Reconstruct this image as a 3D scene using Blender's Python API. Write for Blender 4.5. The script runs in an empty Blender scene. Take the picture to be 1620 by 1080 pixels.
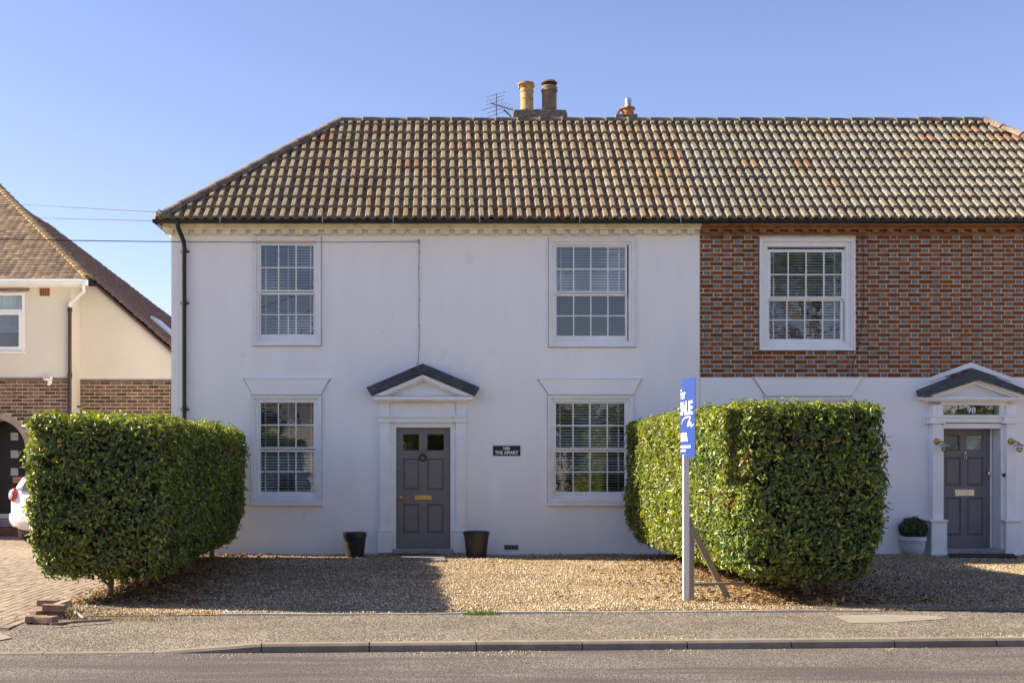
import bpy, bmesh, math, random
import numpy as np
from mathutils import Vector, Matrix, noise as mnoise
R = math.radians
random.seed(7); rng = np.random.default_rng(7)
SC = bpy.context.scene
COL = SC.collection
# ------------------------------------------------------------------ camera
D, F, CX, CY, H = 19.6, 1880.0, 688.0, 728.0, 1.56
cam = bpy.data.cameras.new('camera'); camo = bpy.data.objects.new('camera', cam); COL.objects.link(camo)
cam.sensor_fit = 'HORIZONTAL'; cam.sensor_width = 36.0; cam.lens = F / 1620 * 36
cam.shift_x = (810 - CX) / 1620; cam.shift_y = (CY - 540) / 1620
cam.clip_start = 0.1; cam.clip_end = 2000
camo.location = (0, -D, H); camo.rotation_euler = (R(90), 0, 0)
SC.camera = camo
# ------------------------------------------------------------------ sky, sun, exposure
to_sun = Vector((-1.55, 0.274, 1.0)).normalized()
elev = math.asin(to_sun.z)
world = bpy.data.worlds.new('World'); SC.world = world; world.use_nodes = True
nt = world.node_tree; nt.nodes.clear()
sky = nt.nodes.new('ShaderNodeTexSky'); sky.sky_type = 'NISHITA'; sky.sun_disc = False
sky.sun_elevation = elev; sky.sun_rotation = math.atan2(to_sun.x, to_sun.y)
sky.air_density = 0.95; sky.dust_density = 0.3; sky.ozone_density = 3.0; sky.altitude = 50
bg = nt.nodes.new('ShaderNodeBackground'); bg.inputs['Strength'].default_value = 0.070
wo = nt.nodes.new('ShaderNodeOutputWorld')
wt = nt.nodes.new('ShaderNodeMix'); wt.data_type = 'RGBA'; wt.blend_type = 'MULTIPLY'; wt.inputs[0].default_value = 1.0
wt.inputs[7].default_value = (1.17, 0.96, 1.03, 1.0)                 # camera white balance of the photograph: slightly magenta sky
nt.links.new(sky.outputs[0], wt.inputs[6]); nt.links.new(wt.outputs[2], bg.inputs[0]); nt.links.new(bg.outputs[0], wo.inputs[0])
sun = bpy.data.lights.new('sun', 'SUN'); sun.energy = 5.0; sun.angle = R(0.5); sun.color = (1.0, 0.88, 0.69)
suno = bpy.data.objects.new('sun', sun); COL.objects.link(suno)
suno.rotation_euler = (-to_sun).to_track_quat('-Z', 'Y').to_euler(); suno.location = (-20, 5, 20)
SC.view_settings.view_transform = 'Standard'; SC.view_settings.look = 'None'
SC.view_settings.exposure = 1.55; SC.view_settings.gamma = 1.0; SC.view_settings.use_curve_mapping = False
SC.cycles.max_bounces = 8; SC.cycles.transparent_max_bounces = 12; SC.cycles.use_denoising = True
# ------------------------------------------------------------------ helpers
def fx(px, y=0.0): return (px - CX) * (D + y) / F
def fz(py, y=0.0): return H + (CY - py) * (D + y) / F
def G(px, py, z=0.0):
    d = F * (H - z) / (py - CY)
    return Vector(((px - CX) * d / F, d - D, z))

class MB:
    def __init__(s): s.v = []; s.f = []
    def add(s, vs, fs):
        n = len(s.v); s.v += [tuple(p) for p in vs]; s.f += [tuple(i + n for i in f) for f in fs]; return s
    def box(s, x0, x1, y0, y1, z0, z1):
        vs = [(x, y, z) for z in (z0, z1) for y in (y0, y1) for x in (x0, x1)]
        return s.add(vs, [(0, 2, 3, 1), (4, 5, 7, 6), (0, 1, 5, 4), (2, 6, 7, 3), (0, 4, 6, 2), (1, 3, 7, 5)])
    def pbox(s, px0, px1, py0, py1, yf, yb):      # a box whose front face is measured off the facade
        return s.box(fx(px0, yf), fx(px1, yf), yf, yb, fz(py1, yf), fz(py0, yf))
    def prism(s, poly, y0, y1):                    # polygon in x,z extruded along y
        n = len(poly)
        vs = [(x, y0, z) for x, z in poly] + [(x, y1, z) for x, z in poly]
        fs = [tuple(range(n)), tuple(reversed(range(n, 2 * n)))] + [(i, i + n, (i + 1) % n + n, (i + 1) % n) for i in range(n)]
        return s.add(vs, fs)
    def extrude(s, poly, a, b):                    # poly: list of 3d points, moved by vector from a to b
        n = len(poly); off = Vector(b) - Vector(a)
        vs = [tuple(p) for p in poly] + [tuple(Vector(p) + off) for p in poly]
        fs = [tuple(range(n)), tuple(reversed(range(n, 2 * n)))] + [(i, i + n, (i + 1) % n + n, (i + 1) % n) for i in range(n)]
        return s.add(vs, fs)
    def tube(s, pts, r, n=8, caps=True):
        pts = [Vector(p) for p in pts]; rings = []
        for i, p in enumerate(pts):
            a = pts[max(i - 1, 0)]; b = pts[min(i + 1, len(pts) - 1)]
            t = (b - a).normalized()
            up = Vector((0, 0, 1)) if abs(t.z) < 0.9 else Vector((0, 1, 0))
            u = t.cross(up).normalized(); w = u.cross(t)
            rr = r[i] if isinstance(r, (list, tuple)) else r
            rings.append([p + (u * math.cos(2 * math.pi * k / n) + w * math.sin(2 * math.pi * k / n)) * rr for k in range(n)])
        vs = [q for g in rings for q in g]; fs = []
        for i in range(len(rings) - 1):
            for k in range(n):
                fs.append((i * n + k, i * n + (k + 1) % n, (i + 1) * n + (k + 1) % n, (i + 1) * n + k))
        if caps: fs += [tuple(range(n)), tuple(range((len(rings) - 1) * n, len(rings) * n))]
        return s.add(vs, fs)
    def lathe(s, prof, c, n=24, axis='z'):
        vs = []; fs = []
        for (r, h) in prof:
            for k in range(n):
                a = 2 * math.pi * k / n
                p = (r * math.cos(a), r * math.sin(a), h)
                if axis == 'y': p = (p[0], h, p[1])
                if axis == 'x': p = (h, p[0], p[1])
                vs.append((c[0] + p[0], c[1] + p[1], c[2] + p[2]))
        m = len(prof)
        for i in range(m - 1):
            for k in range(n):
                fs.append((i * n + k, i * n + (k + 1) % n, (i + 1) * n + (k + 1) % n, (i + 1) * n + k))
        fs += [tuple(range(n)), tuple(range((m - 1) * n, m * n))]
        return s.add(vs, fs)
    def mesh(s, name, m, smooth=False):
        me = bpy.data.meshes.new(name); me.from_pydata(s.v, [], s.f); me.update()
        bm = bmesh.new(); bm.from_mesh(me); bmesh.ops.recalc_face_normals(bm, faces=bm.faces); bm.to_mesh(me); bm.free()
        if m: me.materials.append(m)
        if smooth: me.polygons.foreach_set('use_smooth', [True] * len(me.polygons))
        return me
    def build(s, name, m, parent=None, smooth=False, bevel=0.0):
        o = bpy.data.objects.new(name, s.mesh(name, m, smooth)); COL.objects.link(o)
        if parent: o.parent = parent
        if bevel:
            b = o.modifiers.new('bevel', 'BEVEL'); b.width = bevel; b.segments = 2; b.limit_method = 'ANGLE'; b.angle_limit = R(40)
        if smooth:
            try: o.data.set_sharp_from_angle(angle=R(35))
            except Exception: pass
        return o

def inst(name, me, parent=None, loc=None, mw=None):
    o = bpy.data.objects.new(name, me); COL.objects.link(o)
    if parent: o.parent = parent
    if loc is not None: o.location = loc
    if mw is not None: o.matrix_basis = mw
    return o
def tag(o, label=None, cat=None, group=None, kind=None):
    if label: o['label'] = label
    if cat: o['category'] = cat
    if group: o['group'] = group
    if kind: o['kind'] = kind
    return o
def empty(name, label, cat, loc=(0, 0, 0), group=None):
    o = bpy.data.objects.new(name, None); COL.objects.link(o); o.location = loc; o.empty_display_size = 0.2
    return tag(o, label, cat, group)
def text_mesh(s, size, align='CENTER', bold=0.0):
    cu = bpy.data.curves.new('lettering', 'FONT'); cu.body = s; cu.size = size; cu.align_x = align; cu.offset = bold
    o = bpy.data.objects.new('lettering', cu); COL.objects.link(o)
    bpy.context.view_layer.update()
    dg = bpy.context.evaluated_depsgraph_get()
    me = bpy.data.meshes.new_from_object(o.evaluated_get(dg))
    bpy.data.objects.remove(o); return me
def lettering(s, size, m, mw, parent, name='lettering', bold=0.0, width=None):
    me = text_mesh(s, size, 'CENTER', bold); me.materials.clear(); me.materials.append(m)
    if width:
        xs = [v.co.x for v in me.vertices]; k = width / (max(xs) - min(xs)); c = (max(xs) + min(xs)) / 2
        for v in me.vertices: v.co.x = (v.co.x - c) * k
    return inst(name, me, parent, mw=mw)

# ------------------------------------------------------------------ materials
MATS = {}
def nodes_of(name):
    m = bpy.data.materials.new(name); m.use_nodes = True
    n = m.node_tree.nodes; n.clear()
    out = n.new('ShaderNodeOutputMaterial'); b = n.new('ShaderNodeBsdfPrincipled')
    m.node_tree.links.new(b.outputs[0], out.inputs[0])
    return m, n, m.node_tree.links, b, out
def ramp(n, l, src, stops):
    r = n.new('ShaderNodeValToRGB'); e = r.color_ramp.elements
    while len(e) < len(stops): e.new(0.5)
    for el, (p, c) in zip(e, stops):
        el.position = p; el.color = (*c, 1) if len(c) == 3 else c
    l.new(src, r.inputs[0]); return r.outputs[0]
def noise(n, l, vec, scale, detail=4, rough=0.55):
    t = n.new('ShaderNodeTexNoise'); t.inputs['Scale'].default_value = scale; t.inputs['Detail'].default_value = detail
    t.inputs['Roughness'].default_value = rough
    l.new(vec, t.inputs['Vector']); return t.outputs[0]
def mix(n, l, fac, a, b, mode='MIX'):
    m = n.new('ShaderNodeMix'); m.data_type = 'RGBA'; m.blend_type = mode
    for sock, v in ((m.inputs[0], fac), (m.inputs[6], a), (m.inputs[7], b)):
        if isinstance(v, (int, float)): sock.default_value = v
        elif isinstance(v, tuple): sock.default_value = (*v, 1) if len(v) == 3 else v
        else: l.new(v, sock)
    return m.outputs[2]
def bump(n, l, b, h, strength, dist=0.01):
    u = n.new('ShaderNodeBump'); u.inputs['Strength'].default_value = strength; u.inputs['Distance'].default_value = dist
    l.new(h, u.inputs['Height']); l.new(u.outputs[0], b.inputs['Normal'])
def sc3(c, k): return tuple(min(1, x * k) for x in c)
def mat(name, col, rough=0.6, var=0.12, scale=3.0, bmp=0.0, bscale=60, bdist=0.01, metallic=0.0, objrand=0.0, spec=0.4, col2=None, spots=None, stretch=None):
    m, n, l, b, out = nodes_of(name)
    g = n.new('ShaderNodeNewGeometry'); vec = g.outputs['Position']
    v2 = vec
    if stretch:
        mp = n.new('ShaderNodeMapping'); mp.inputs['Scale'].default_value = stretch; l.new(vec, mp.inputs[0]); v2 = mp.outputs[0]
    f = noise(n, l, v2, scale, 6)
    c = ramp(n, l, f, [(0.3, sc3(col, 1 - var)), (0.7, col2 if col2 else sc3(col, 1 + var))])
    if spots:
        sc, lo, hi, scol = spots
        s = noise(n, l, vec, sc, 5, 0.65)
        k = ramp(n, l, s, [(lo, (0, 0, 0)), (hi, (1, 1, 1))])
        c = mix(n, l, k, c, scol)
    if objrand:
        oi = n.new('ShaderNodeObjectInfo')
        k = ramp(n, l, oi.outputs['Random'], [(0, (1 - objrand,) * 3), (1, (1 + objrand,) * 3)])
        c = mix(n, l, 1.0, c, k, 'MULTIPLY')
    l.new(c, b.inputs['Base Color'])
    b.inputs['Roughness'].default_value = rough; b.inputs['Metallic'].default_value = metallic
    b.inputs['Specular IOR Level'].default_value = spec
    if bmp: bump(n, l, b, noise(n, l, vec, bscale, 5), bmp, bdist)
    MATS[name] = m; return m

RENDER = mat('painted_render', (0.88, 0.865, 0.84), 0.75, 0.03, 1.1, 0.35, 14, 0.015, spots=(2.6, 0.62, 0.82, (0.76, 0.725, 0.66)), stretch=(3.0, 1, 0.5))
RENDER98 = mat('painted_render_cool', (0.87, 0.855, 0.835), 0.75, 0.05, 0.9, 0.25, 25, 0.012)
CREAMR = mat('cream_render', (0.69, 0.625, 0.515), 0.8, 0.06, 0.8, 0.2, 30, 0.01, spots=(1.1, 0.66, 0.82, (0.55, 0.46, 0.32)))
CREAMT = mat('cream_trim', (0.76, 0.70, 0.54), 0.7, 0.12, 6, 0.2, 40, spots=(9, 0.58, 0.72, (0.45, 0.38, 0.24)))
WOODW = mat('white_gloss_paint', (0.84, 0.83, 0.81), 0.35, 0.05, 5, 0.08, 40, 0.006, spots=(14, 0.66, 0.78, (0.58, 0.54, 0.48)))
UPVC = mat('white_plastic', (0.85, 0.84, 0.80), 0.3, 0.04, 4)
BLACKP = mat('black_plastic', (0.015, 0.015, 0.017), 0.4, 0.3, 8)
LEAD = mat('lead_sheet', (0.048, 0.054, 0.068), 0.5, 0.4, 5, 0.4, 14, 0.015, spots=(7, 0.56, 0.72, (0.13, 0.14, 0.16)))
DOORG = mat('grey_door_paint', (0.185, 0.17, 0.163), 0.38, 0.08, 5, 0.06, 60, 0.004)
DOOR98 = mat('slate_door_paint', (0.175, 0.165, 0.165), 0.38, 0.08, 5, 0.06, 60, 0.004)
BLIND = mat('white_blind', (0.80, 0.80, 0.78), 0.5, 0.03, 5)
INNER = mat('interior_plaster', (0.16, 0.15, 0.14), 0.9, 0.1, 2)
BRASS = mat('brass', (0.55, 0.38, 0.13), 0.35, 0.2, 20, metallic=0.9)
CHROME = mat('chrome', (0.65, 0.65, 0.66), 0.22, 0.1, 10, metallic=1.0)
IRON = mat('dark_iron', (0.03, 0.03, 0.03), 0.5, 0.3, 20, 0.2, 60)
MORTAR = mat('lime_mortar', (0.62, 0.51, 0.37), 0.9, 0.25, 5, 0.4, 90)
def brickmat(name, a, b, rnd, spots=None):
    return mat(name, a, 0.85, 0.25, 9, 0.5, 70, 0.006, objrand=rnd, col2=b, spots=spots)
BRICKR = brickmat('red_brick', (0.17, 0.052, 0.017), (0.26, 0.085, 0.026), 0.3, (5, 0.60, 0.78, (0.10, 0.045, 0.03)))
BRICKB = brickmat('flared_header', (0.19, 0.19, 0.195), (0.30, 0.30, 0.305), 0.45, (18, 0.58, 0.72, (0.06, 0.06, 0.065)))
BRICKN = brickmat('brown_brick', (0.115, 0.066, 0.044), (0.21, 0.115, 0.068), 0.55, (6, 0.56, 0.75, (0.055, 0.042, 0.036)))
BRICKD = brickmat('dentil_brick', (0.22, 0.10, 0.05), (0.33, 0.16, 0.08), 0.3)
PAVER = brickmat('paving_block', (0.245, 0.185, 0.135), (0.34, 0.265, 0.20), 0.22, (2.2, 0.58, 0.8, (0.20, 0.15, 0.11)))
CLAYT = brickmat('clay_tile', (0.14, 0.092, 0.06), (0.23, 0.155, 0.10), 0.4, (7, 0.55, 0.72, (0.29, 0.22, 0.10)))
CLAYD = brickmat('clay_tile_weathered', (0.15, 0.095, 0.075), (0.23, 0.15, 0.12), 0.35, (5, 0.6, 0.78, (0.055, 0.042, 0.036)))
POTY = mat('buff_clay', (0.42, 0.29, 0.12), 0.8, 0.3, 7, 0.4, 40, spots=(6, 0.5, 0.7, (0.23, 0.19, 0.13)))
POTB = mat('brown_clay', (0.22, 0.15, 0.10), 0.85, 0.3, 8, 0.4, 40, spots=(9, 0.5, 0.7, (0.10, 0.085, 0.07)))
TERRA = mat('terracotta', (0.38, 0.14, 0.05), 0.8, 0.2, 9, 0.3, 50)
CEMENT = mat('weathered_cement', (0.17, 0.15, 0.125), 0.95, 0.35, 12, 0.7, 40, 0.02, spots=(16, 0.52, 0.66, (0.055, 0.05, 0.045)))
STEEL = mat('galvanised_steel', (0.42, 0.43, 0.44), 0.4, 0.2, 20, metallic=0.9)
def tilemat(name, cols, lich, moss):
    m, n, l, b, out = nodes_of(name)
    g = n.new('ShaderNodeNewGeometry'); vec = g.outputs['Position']
    oi = n.new('ShaderNodeObjectInfo')
    c = ramp(n, l, oi.outputs['Random'], cols)
    c = mix(n, l, 1.0, c, ramp(n, l, noise(n, l, vec, 26, 6, 0.7), [(0.25, (0.62, 0.6, 0.58)), (0.75, (1.25, 1.24, 1.2))]), 'MULTIPLY')
    c = mix(n, l, ramp(n, l, noise(n, l, vec, 1.1, 3), [(0.5, (0, 0, 0)), (0.78, (0.38,) * 3)]), c, (0.18, 0.11, 0.06))
    c = mix(n, l, ramp(n, l, noise(n, l, vec, 34, 5, 0.7), [(lich, (0, 0, 0)), (lich + 0.07, (1, 1, 1))]), c, (0.43, 0.40, 0.34))
    k = mix(n, l, 1.0, ramp(n, l, noise(n, l, vec, 1.6, 3), [(0.50, (0, 0, 0)), (0.66, (1, 1, 1))]), ramp(n, l, noise(n, l, vec, 30, 5, 0.7), [(0.52, (0, 0, 0)), (0.6, (1, 1, 1))]), 'MULTIPLY')
    c = mix(n, l, k, c, (0.27, 0.20, 0.06))
    c = mix(n, l, ramp(n, l, noise(n, l, vec, 46, 4, 0.6), [(moss, (0, 0, 0)), (moss + 0.05, (1, 1, 1))]), c, (0.035, 0.032, 0.026))
    l.new(c, b.inputs['Base Color']); b.inputs['Roughness'].default_value = 0.92; b.inputs['Specular IOR Level'].default_value = 0.2
    bump(n, l, b, noise(n, l, vec, 55, 5, 0.7), 0.7, 0.012)
    return m
TILE100 = tilemat('concrete_tile_buff', [(0, (0.19, 0.152, 0.105)), (0.5, (0.27, 0.218, 0.155)), (1, (0.225, 0.168, 0.115))], 0.575, 0.575)
TILER = tilemat('concrete_tile_russet', [(0, (0.20, 0.135, 0.085)), (0.5, (0.225, 0.165, 0.105)), (1, (0.205, 0.125, 0.08))], 0.62, 0.66)
TILE98 = tilemat('concrete_tile_grey', [(0, (0.18, 0.163, 0.13)), (0.5, (0.25, 0.228, 0.185)), (1, (0.205, 0.183, 0.145))], 0.56, 0.55)
RIDGEM = tilemat('ridge_tile_grey', [(0, (0.16, 0.13, 0.10)), (0.5, (0.22, 0.18, 0.14)), (1, (0.20, 0.12, 0.08))], 0.56, 0.58)
SHADELINE = mat('shadow_line_grime', (0.17, 0.155, 0.135), 0.9, 0.3, 8)  # dark outline colour: painted shadow line together with joint grime
UNDER = mat('roof_underlay', (0.03, 0.028, 0.026), 0.95, 0.2, 8)
KERB = mat('kerb_concrete', (0.215, 0.18, 0.14), 0.9, 0.18, 6, 0.5, 90, 0.004, objrand=0.1, spots=(11, 0.6, 0.75, (0.17, 0.15, 0.125)))
def aggregate(name, stops, vs, bs, big, wheel=None):
    m, n, l, b, out = nodes_of(name)
    g = n.new('ShaderNodeNewGeometry'); vec = g.outputs['Position']
    v = n.new('ShaderNodeTexVoronoi'); v.inputs['Scale'].default_value = vs; l.new(vec, v.inputs['Vector'])
    sep = n.new('ShaderNodeSeparateColor'); l.new(v.outputs['Color'], sep.inputs[0])
    c = ramp(n, l, sep.outputs[0], stops)
    c = mix(n, l, 1.0, c, ramp(n, l, noise(n, l, vec, big, 5), [(0.3, (0.78, 0.77, 0.76)), (0.7, (1.15, 1.15, 1.15))]), 'MULTIPLY')
    c = mix(n, l, ramp(n, l, v.outputs['Distance'], [(0.35, (0, 0, 0)), (0.75, (0.75,) * 3)]), c, sc3(stops[0][1], 0.45))
    if wheel:
        mp = n.new('ShaderNodeMapping'); mp.inputs['Rotation'].default_value = (0, 0, -R(3)); mp.inputs['Scale'].default_value = (0.25, 2.6, 1); l.new(vec, mp.inputs[0])
        c = mix(n, l, ramp(n, l, noise(n, l, mp.outputs[0], 0.9, 6, 0.65), [(0.47, (0, 0, 0)), (0.60, (0.9,) * 3)]), c, wheel)
    l.new(c, b.inputs['Base Color']); b.inputs['Roughness'].default_value = 0.9; b.inputs['Specular IOR Level'].default_value = 0.25
    u = n.new('ShaderNodeBump'); u.inputs['Strength'].default_value = bs; u.inputs['Distance'].default_value = 0.008; u.invert = True
    l.new(v.outputs['Distance'], u.inputs['Height']); l.new(u.outputs[0], b.inputs['Normal'])
    return m
ROADM = aggregate('road_asphalt', [(0, (0.085, 0.074, 0.067)), (0.5, (0.165, 0.142, 0.125)), (1, (0.285, 0.245, 0.21))], 85, 0.6, 1.2, (0.075, 0.067, 0.064))
PAVEM = aggregate('footway_asphalt', [(0, (0.09, 0.075, 0.06)), (0.5, (0.225, 0.19, 0.148)), (1, (0.38, 0.325, 0.255))], 62, 0.9, 1.5)
GRAVM = aggregate('gravel_bed', [(0, (0.13, 0.09, 0.05)), (0.5, (0.33, 0.235, 0.135)), (1, (0.52, 0.42, 0.28))], 48, 1.0, 1.0)
PATCHM = mat('smooth_patch', (0.245, 0.212, 0.172), 0.9, 0.1, 5, 0.2, 120, 0.004)
BOUNCEG = mat('pale_bounce_ground', (0.34, 0.29, 0.21), 0.95, 0.25, 0.4, 0.5, 20, 0.02)  # ground colour paled to bounce more light onto the shaded facade
SOIL = mat('soil', (0.16, 0.115, 0.07), 0.95, 0.3, 3, 0.6, 40, 0.02)
SANDJ = mat('jointing_sand', (0.17, 0.125, 0.085), 0.95, 0.2, 10)
def attrmat(name, rough, transl=0.0, spec=0.4):
    m, n, l, b, out = nodes_of(name)
    a = n.new('ShaderNodeAttribute'); a.attribute_name = 'tint'
    l.new(a.outputs['Color'], b.inputs['Base Color']); b.inputs['Roughness'].default_value = rough; b.inputs['Specular IOR Level'].default_value = spec
    if transl:
        t = n.new('ShaderNodeBsdfTranslucent'); l.new(mix(n, l, 1.0, a.outputs['Color'], (1.5, 1.5, 0.5), 'MULTIPLY'), t.inputs[0])
        ms = n.new('ShaderNodeMixShader'); ms.inputs[0].default_value = transl
        l.new(b.outputs[0], ms.inputs[1]); l.new(t.outputs[0], ms.inputs[2]); l.new(ms.outputs[0], out.inputs[0])
    return m
LEAFM = attrmat('laurel_leaf', 0.36, 0.32, 0.5)
TREELEAF = attrmat('tree_leaf', 0.5, 0.3)
PEBBLE = attrmat('pebble', 0.85, 0, 0.3)
DRYLEAF = attrmat('dry_leaf', 0.8, 0.15)
BARK = mat('hedge_bark', (0.22, 0.155, 0.095), 0.95, 0.35, 12, 0.8, 50, 0.01)
HEDGECORE = mat('hedge_core_dark', (0.028, 0.026, 0.014), 1.0, 0.4, 12)  # near-black colour of the added light-blocking core in the hedges
SIGNB = mat('sign_blue', (0.028, 0.058, 0.25), 0.35, 0.05, 3)
SIGNW = mat('sign_white', (0.86, 0.86, 0.86), 0.4, 0.02, 3)
SIGNC = mat('sign_cyan', (0.55, 0.80, 0.85), 0.4, 0.02, 3)
SIGNP = mat('sign_pink', (0.85, 0.72, 0.66), 0.4, 0.02, 3)
POSTW = mat('white_painted_post', (0.72, 0.69, 0.66), 0.6, 0.12, 5, 0.3, 40, 0.004, spots=(9, 0.6, 0.75, (0.42, 0.36, 0.29)), stretch=(1, 1, 0.2))
STAKEW = mat('weathered_stake', (0.30, 0.25, 0.205), 0.85, 0.25, 6, 0.4, 50, 0.005, stretch=(1, 1, 0.15))
PLAQUE = mat('black_slate', (0.012, 0.012, 0.014), 0.3, 0.2, 10)
POTP = mat('black_pot_plastic', (0.035, 0.032, 0.033), 0.32, 0.15, 6)
PLANTER = mat('pale_planter', (0.56, 0.565, 0.58), 0.55, 0.08, 6, 0.1, 40)
CARP = mat('silver_white_car_paint', (0.70, 0.70, 0.71), 0.25, 0.02, 2); 
TYRE = mat('tyre_rubber', (0.018, 0.018, 0.018), 0.85, 0.2, 10)
REDL = mat('red_lens', (0.45, 0.008, 0.012), 0.12, 0.05, 5, spec=0.7)
GREYL = mat('clear_lens', (0.30, 0.32, 0.34), 0.1, 0.05, 5, spec=0.8)
DARKDOOR = mat('near_black_door', (0.012, 0.012, 0.014), 0.35, 0.1, 5)
CURTAIN = mat('net_curtain', (0.62, 0.66, 0.64), 0.9, 0.1, 4)
STEPM = mat('stone_step', (0.33, 0.31, 0.28), 0.9, 0.2, 6, 0.4, 50)
MATB = mat('coir_mat', (0.05, 0.035, 0.022), 1.0, 0.3, 20, 0.8, 90)
SLABM = mat('old_slab', (0.17, 0.155, 0.135), 0.9, 0.25, 8, 0.5, 40)
WIREM = mat('cable_black', (0.02, 0.02, 0.022), 0.6, 0.1, 5)
WIREG = mat('cable_grey', (0.35, 0.32, 0.28), 0.6, 0.2, 15)
REDS = mat('red_scrap', (0.5, 0.03, 0.03), 0.5, 0.1, 5)
GRASSM = attrmat('grass_blade', 0.6, 0.3)
OAKPOST = mat('pine_pole', (0.16, 0.11, 0.07), 0.9, 0.2, 6)
def glassmat(name, ior=2.0, tintc=(0.90, 0.94, 0.93)):
    m = bpy.data.materials.new(name); m.use_nodes = True; n = m.node_tree.nodes; l = m.node_tree.links; n.clear()
    out = n.new('ShaderNodeOutputMaterial'); t = n.new('ShaderNodeBsdfTransparent'); t.inputs[0].default_value = (*tintc, 1)
    gl = n.new('ShaderNodeBsdfGlossy'); gl.inputs['Roughness'].default_value = 0.015
    fr = n.new('ShaderNodeFresnel'); fr.inputs[0].default_value = ior
    g = n.new('ShaderNodeNewGeometry')
    nz = n.new('ShaderNodeTexNoise'); nz.inputs['Scale'].default_value = 5.5; l.new(g.outputs['Position'], nz.inputs['Vector'])
    u = n.new('ShaderNodeBump'); u.inputs['Strength'].default_value = 0.05; u.inputs['Distance'].default_value = 0.02
    l.new(nz.outputs[0], u.inputs['Height']); l.new(u.outputs[0], gl.inputs['Normal'])
    ms = n.new('ShaderNodeMixShader'); l.new(fr.outputs[0], ms.inputs[0]); l.new(t.outputs[0], ms.inputs[1]); l.new(gl.outputs[0], ms.inputs[2])
    l.new(ms.outputs[0], out.inputs[0]); return m
GLASS = glassmat('window_glass', 2.2)
DKGLASS = glassmat('dark_glass', 1.9, (0.22, 0.24, 0.24))
# ------------------------------------------------------------------ ground, road, footway, kerb, gravel, drive
A3 = R(3.0); RO = Vector((0.66, -9.42, 0)); RU = Vector((math.cos(A3), math.sin(A3), 0)); RV = Vector((-math.sin(A3), math.cos(A3), 0))
def rp(u, v, z=0.0): return RO + RU * u + RV * v + Vector((0, 0, z))
DRIVE_X = -3.97
def sheet(name, pts, z, m):
    mb = MB(); mb.add([(p[0], p[1], z) for p in pts], [tuple(range(len(pts)))])
    return tag(mb.build(name, m), kind='structure')
sheet('ground', [(-400, -400), (400, -400), (400, 400), (-400, 400)], -0.12, BOUNCEG)
sheet('road', [rp(-60, -6.4), rp(60, -6.4), rp(60, 0.02), rp(-60, 0.02)], -0.07, ROADM)
# footway slab, lowered towards the drive crossing on the left
def foot_z(u):
    t = min(1, max(0, (u + 3.05) / 0.92)); return -0.065 + 0.065 * t
mb = MB(); us = [-30, -8, -4.2, -3.9, -3.6, -3.35, -3.05, -2.8, -2.55, -2.3, -2.13, -1, 0, 2, 4, 6, 9, 14, 30]
for i in range(len(us) - 1):
    a, b = us[i], us[i + 1]
    for v0, v1, k0, k1 in ((0.125, 0.6, 1, .6), (0.6, 1.2, .6, .2), (1.2, 1.915, .2, 0)):
        mb.add([rp(a, v0, foot_z(a) * k0), rp(b, v0, foot_z(b) * k0), rp(b, v1, foot_z(b) * k1), rp(a, v1, foot_z(a) * k1)], [(0, 1, 2, 3)])
tag(mb.build('footway', PAVEM), kind='structure')
mb = MB(); mb.add([G(1318, 973, 0.004), G(1345, 985, 0.004), G(1405, 984, 0.004), G(1500, 978, 0.004), G(1480, 973, 0.004), G(1400, 971, 0.004)], [(0, 1, 2, 3, 4, 5)])
tag(mb.build('footway_patch', PATCHM), kind='structure')
mb = MB(); mb.add([rp(-8, 0.55, -0.034), rp(-4.55, 0.5, -0.034), rp(-4.42, 0.7, -0.026), rp(-4.6, 0.95, -0.012), rp(-8, 1.0, -0.010)], [(0, 1, 2, 3, 4)])
tag(mb.build('footway_patch', PATCHM), kind='structure')
# opposite footway (behind the camera)
mb = MB(); p = [rp(-60, -9), rp(60, -9), rp(60, -6.4), rp(-60, -6.4)]
mb.add([(q.x, q.y, 0.02) for q in p] + [(q.x, q.y, -0.1) for q in p], [(0, 1, 2, 3), (2, 6, 7, 3)])
tag(mb.build('far_footway', PAVEM), kind='structure')
kerb = tag(bpy.data.objects.new('kerb', None), kind='structure'); COL.objects.link(kerb)
def stone(u0, u1, za, zb):
    mb = MB(); g = 0.005
    prof = [(0.0, -0.14), (0.012, -0.02), (0.03, 0.0), (0.125, 0.0), (0.125, -0.14)]
    vs = []
    for (u, zz) in ((u0 + g, za), (u1 - g, zb)):
        vs += [rp(u, v, z + zz + 0.003) for v, z in prof]
    n = len(prof); fs = [tuple(range(n)), tuple(range(n, 2 * n))] + [(i, (i + 1) % n, (i + 1) % n + n, i + n) for i in range(n)]
    mb.add(vs, fs); return mb.build('kerb_stone', KERB, kerb)
k0 = -0.305
for i in range(-10, 14):
    u0 = k0 + 0.915 * i; za, zb = foot_z(u0), foot_z(u0 + 0.915)
    stone(u0, u0 + 0.915, za, zb)
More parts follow.
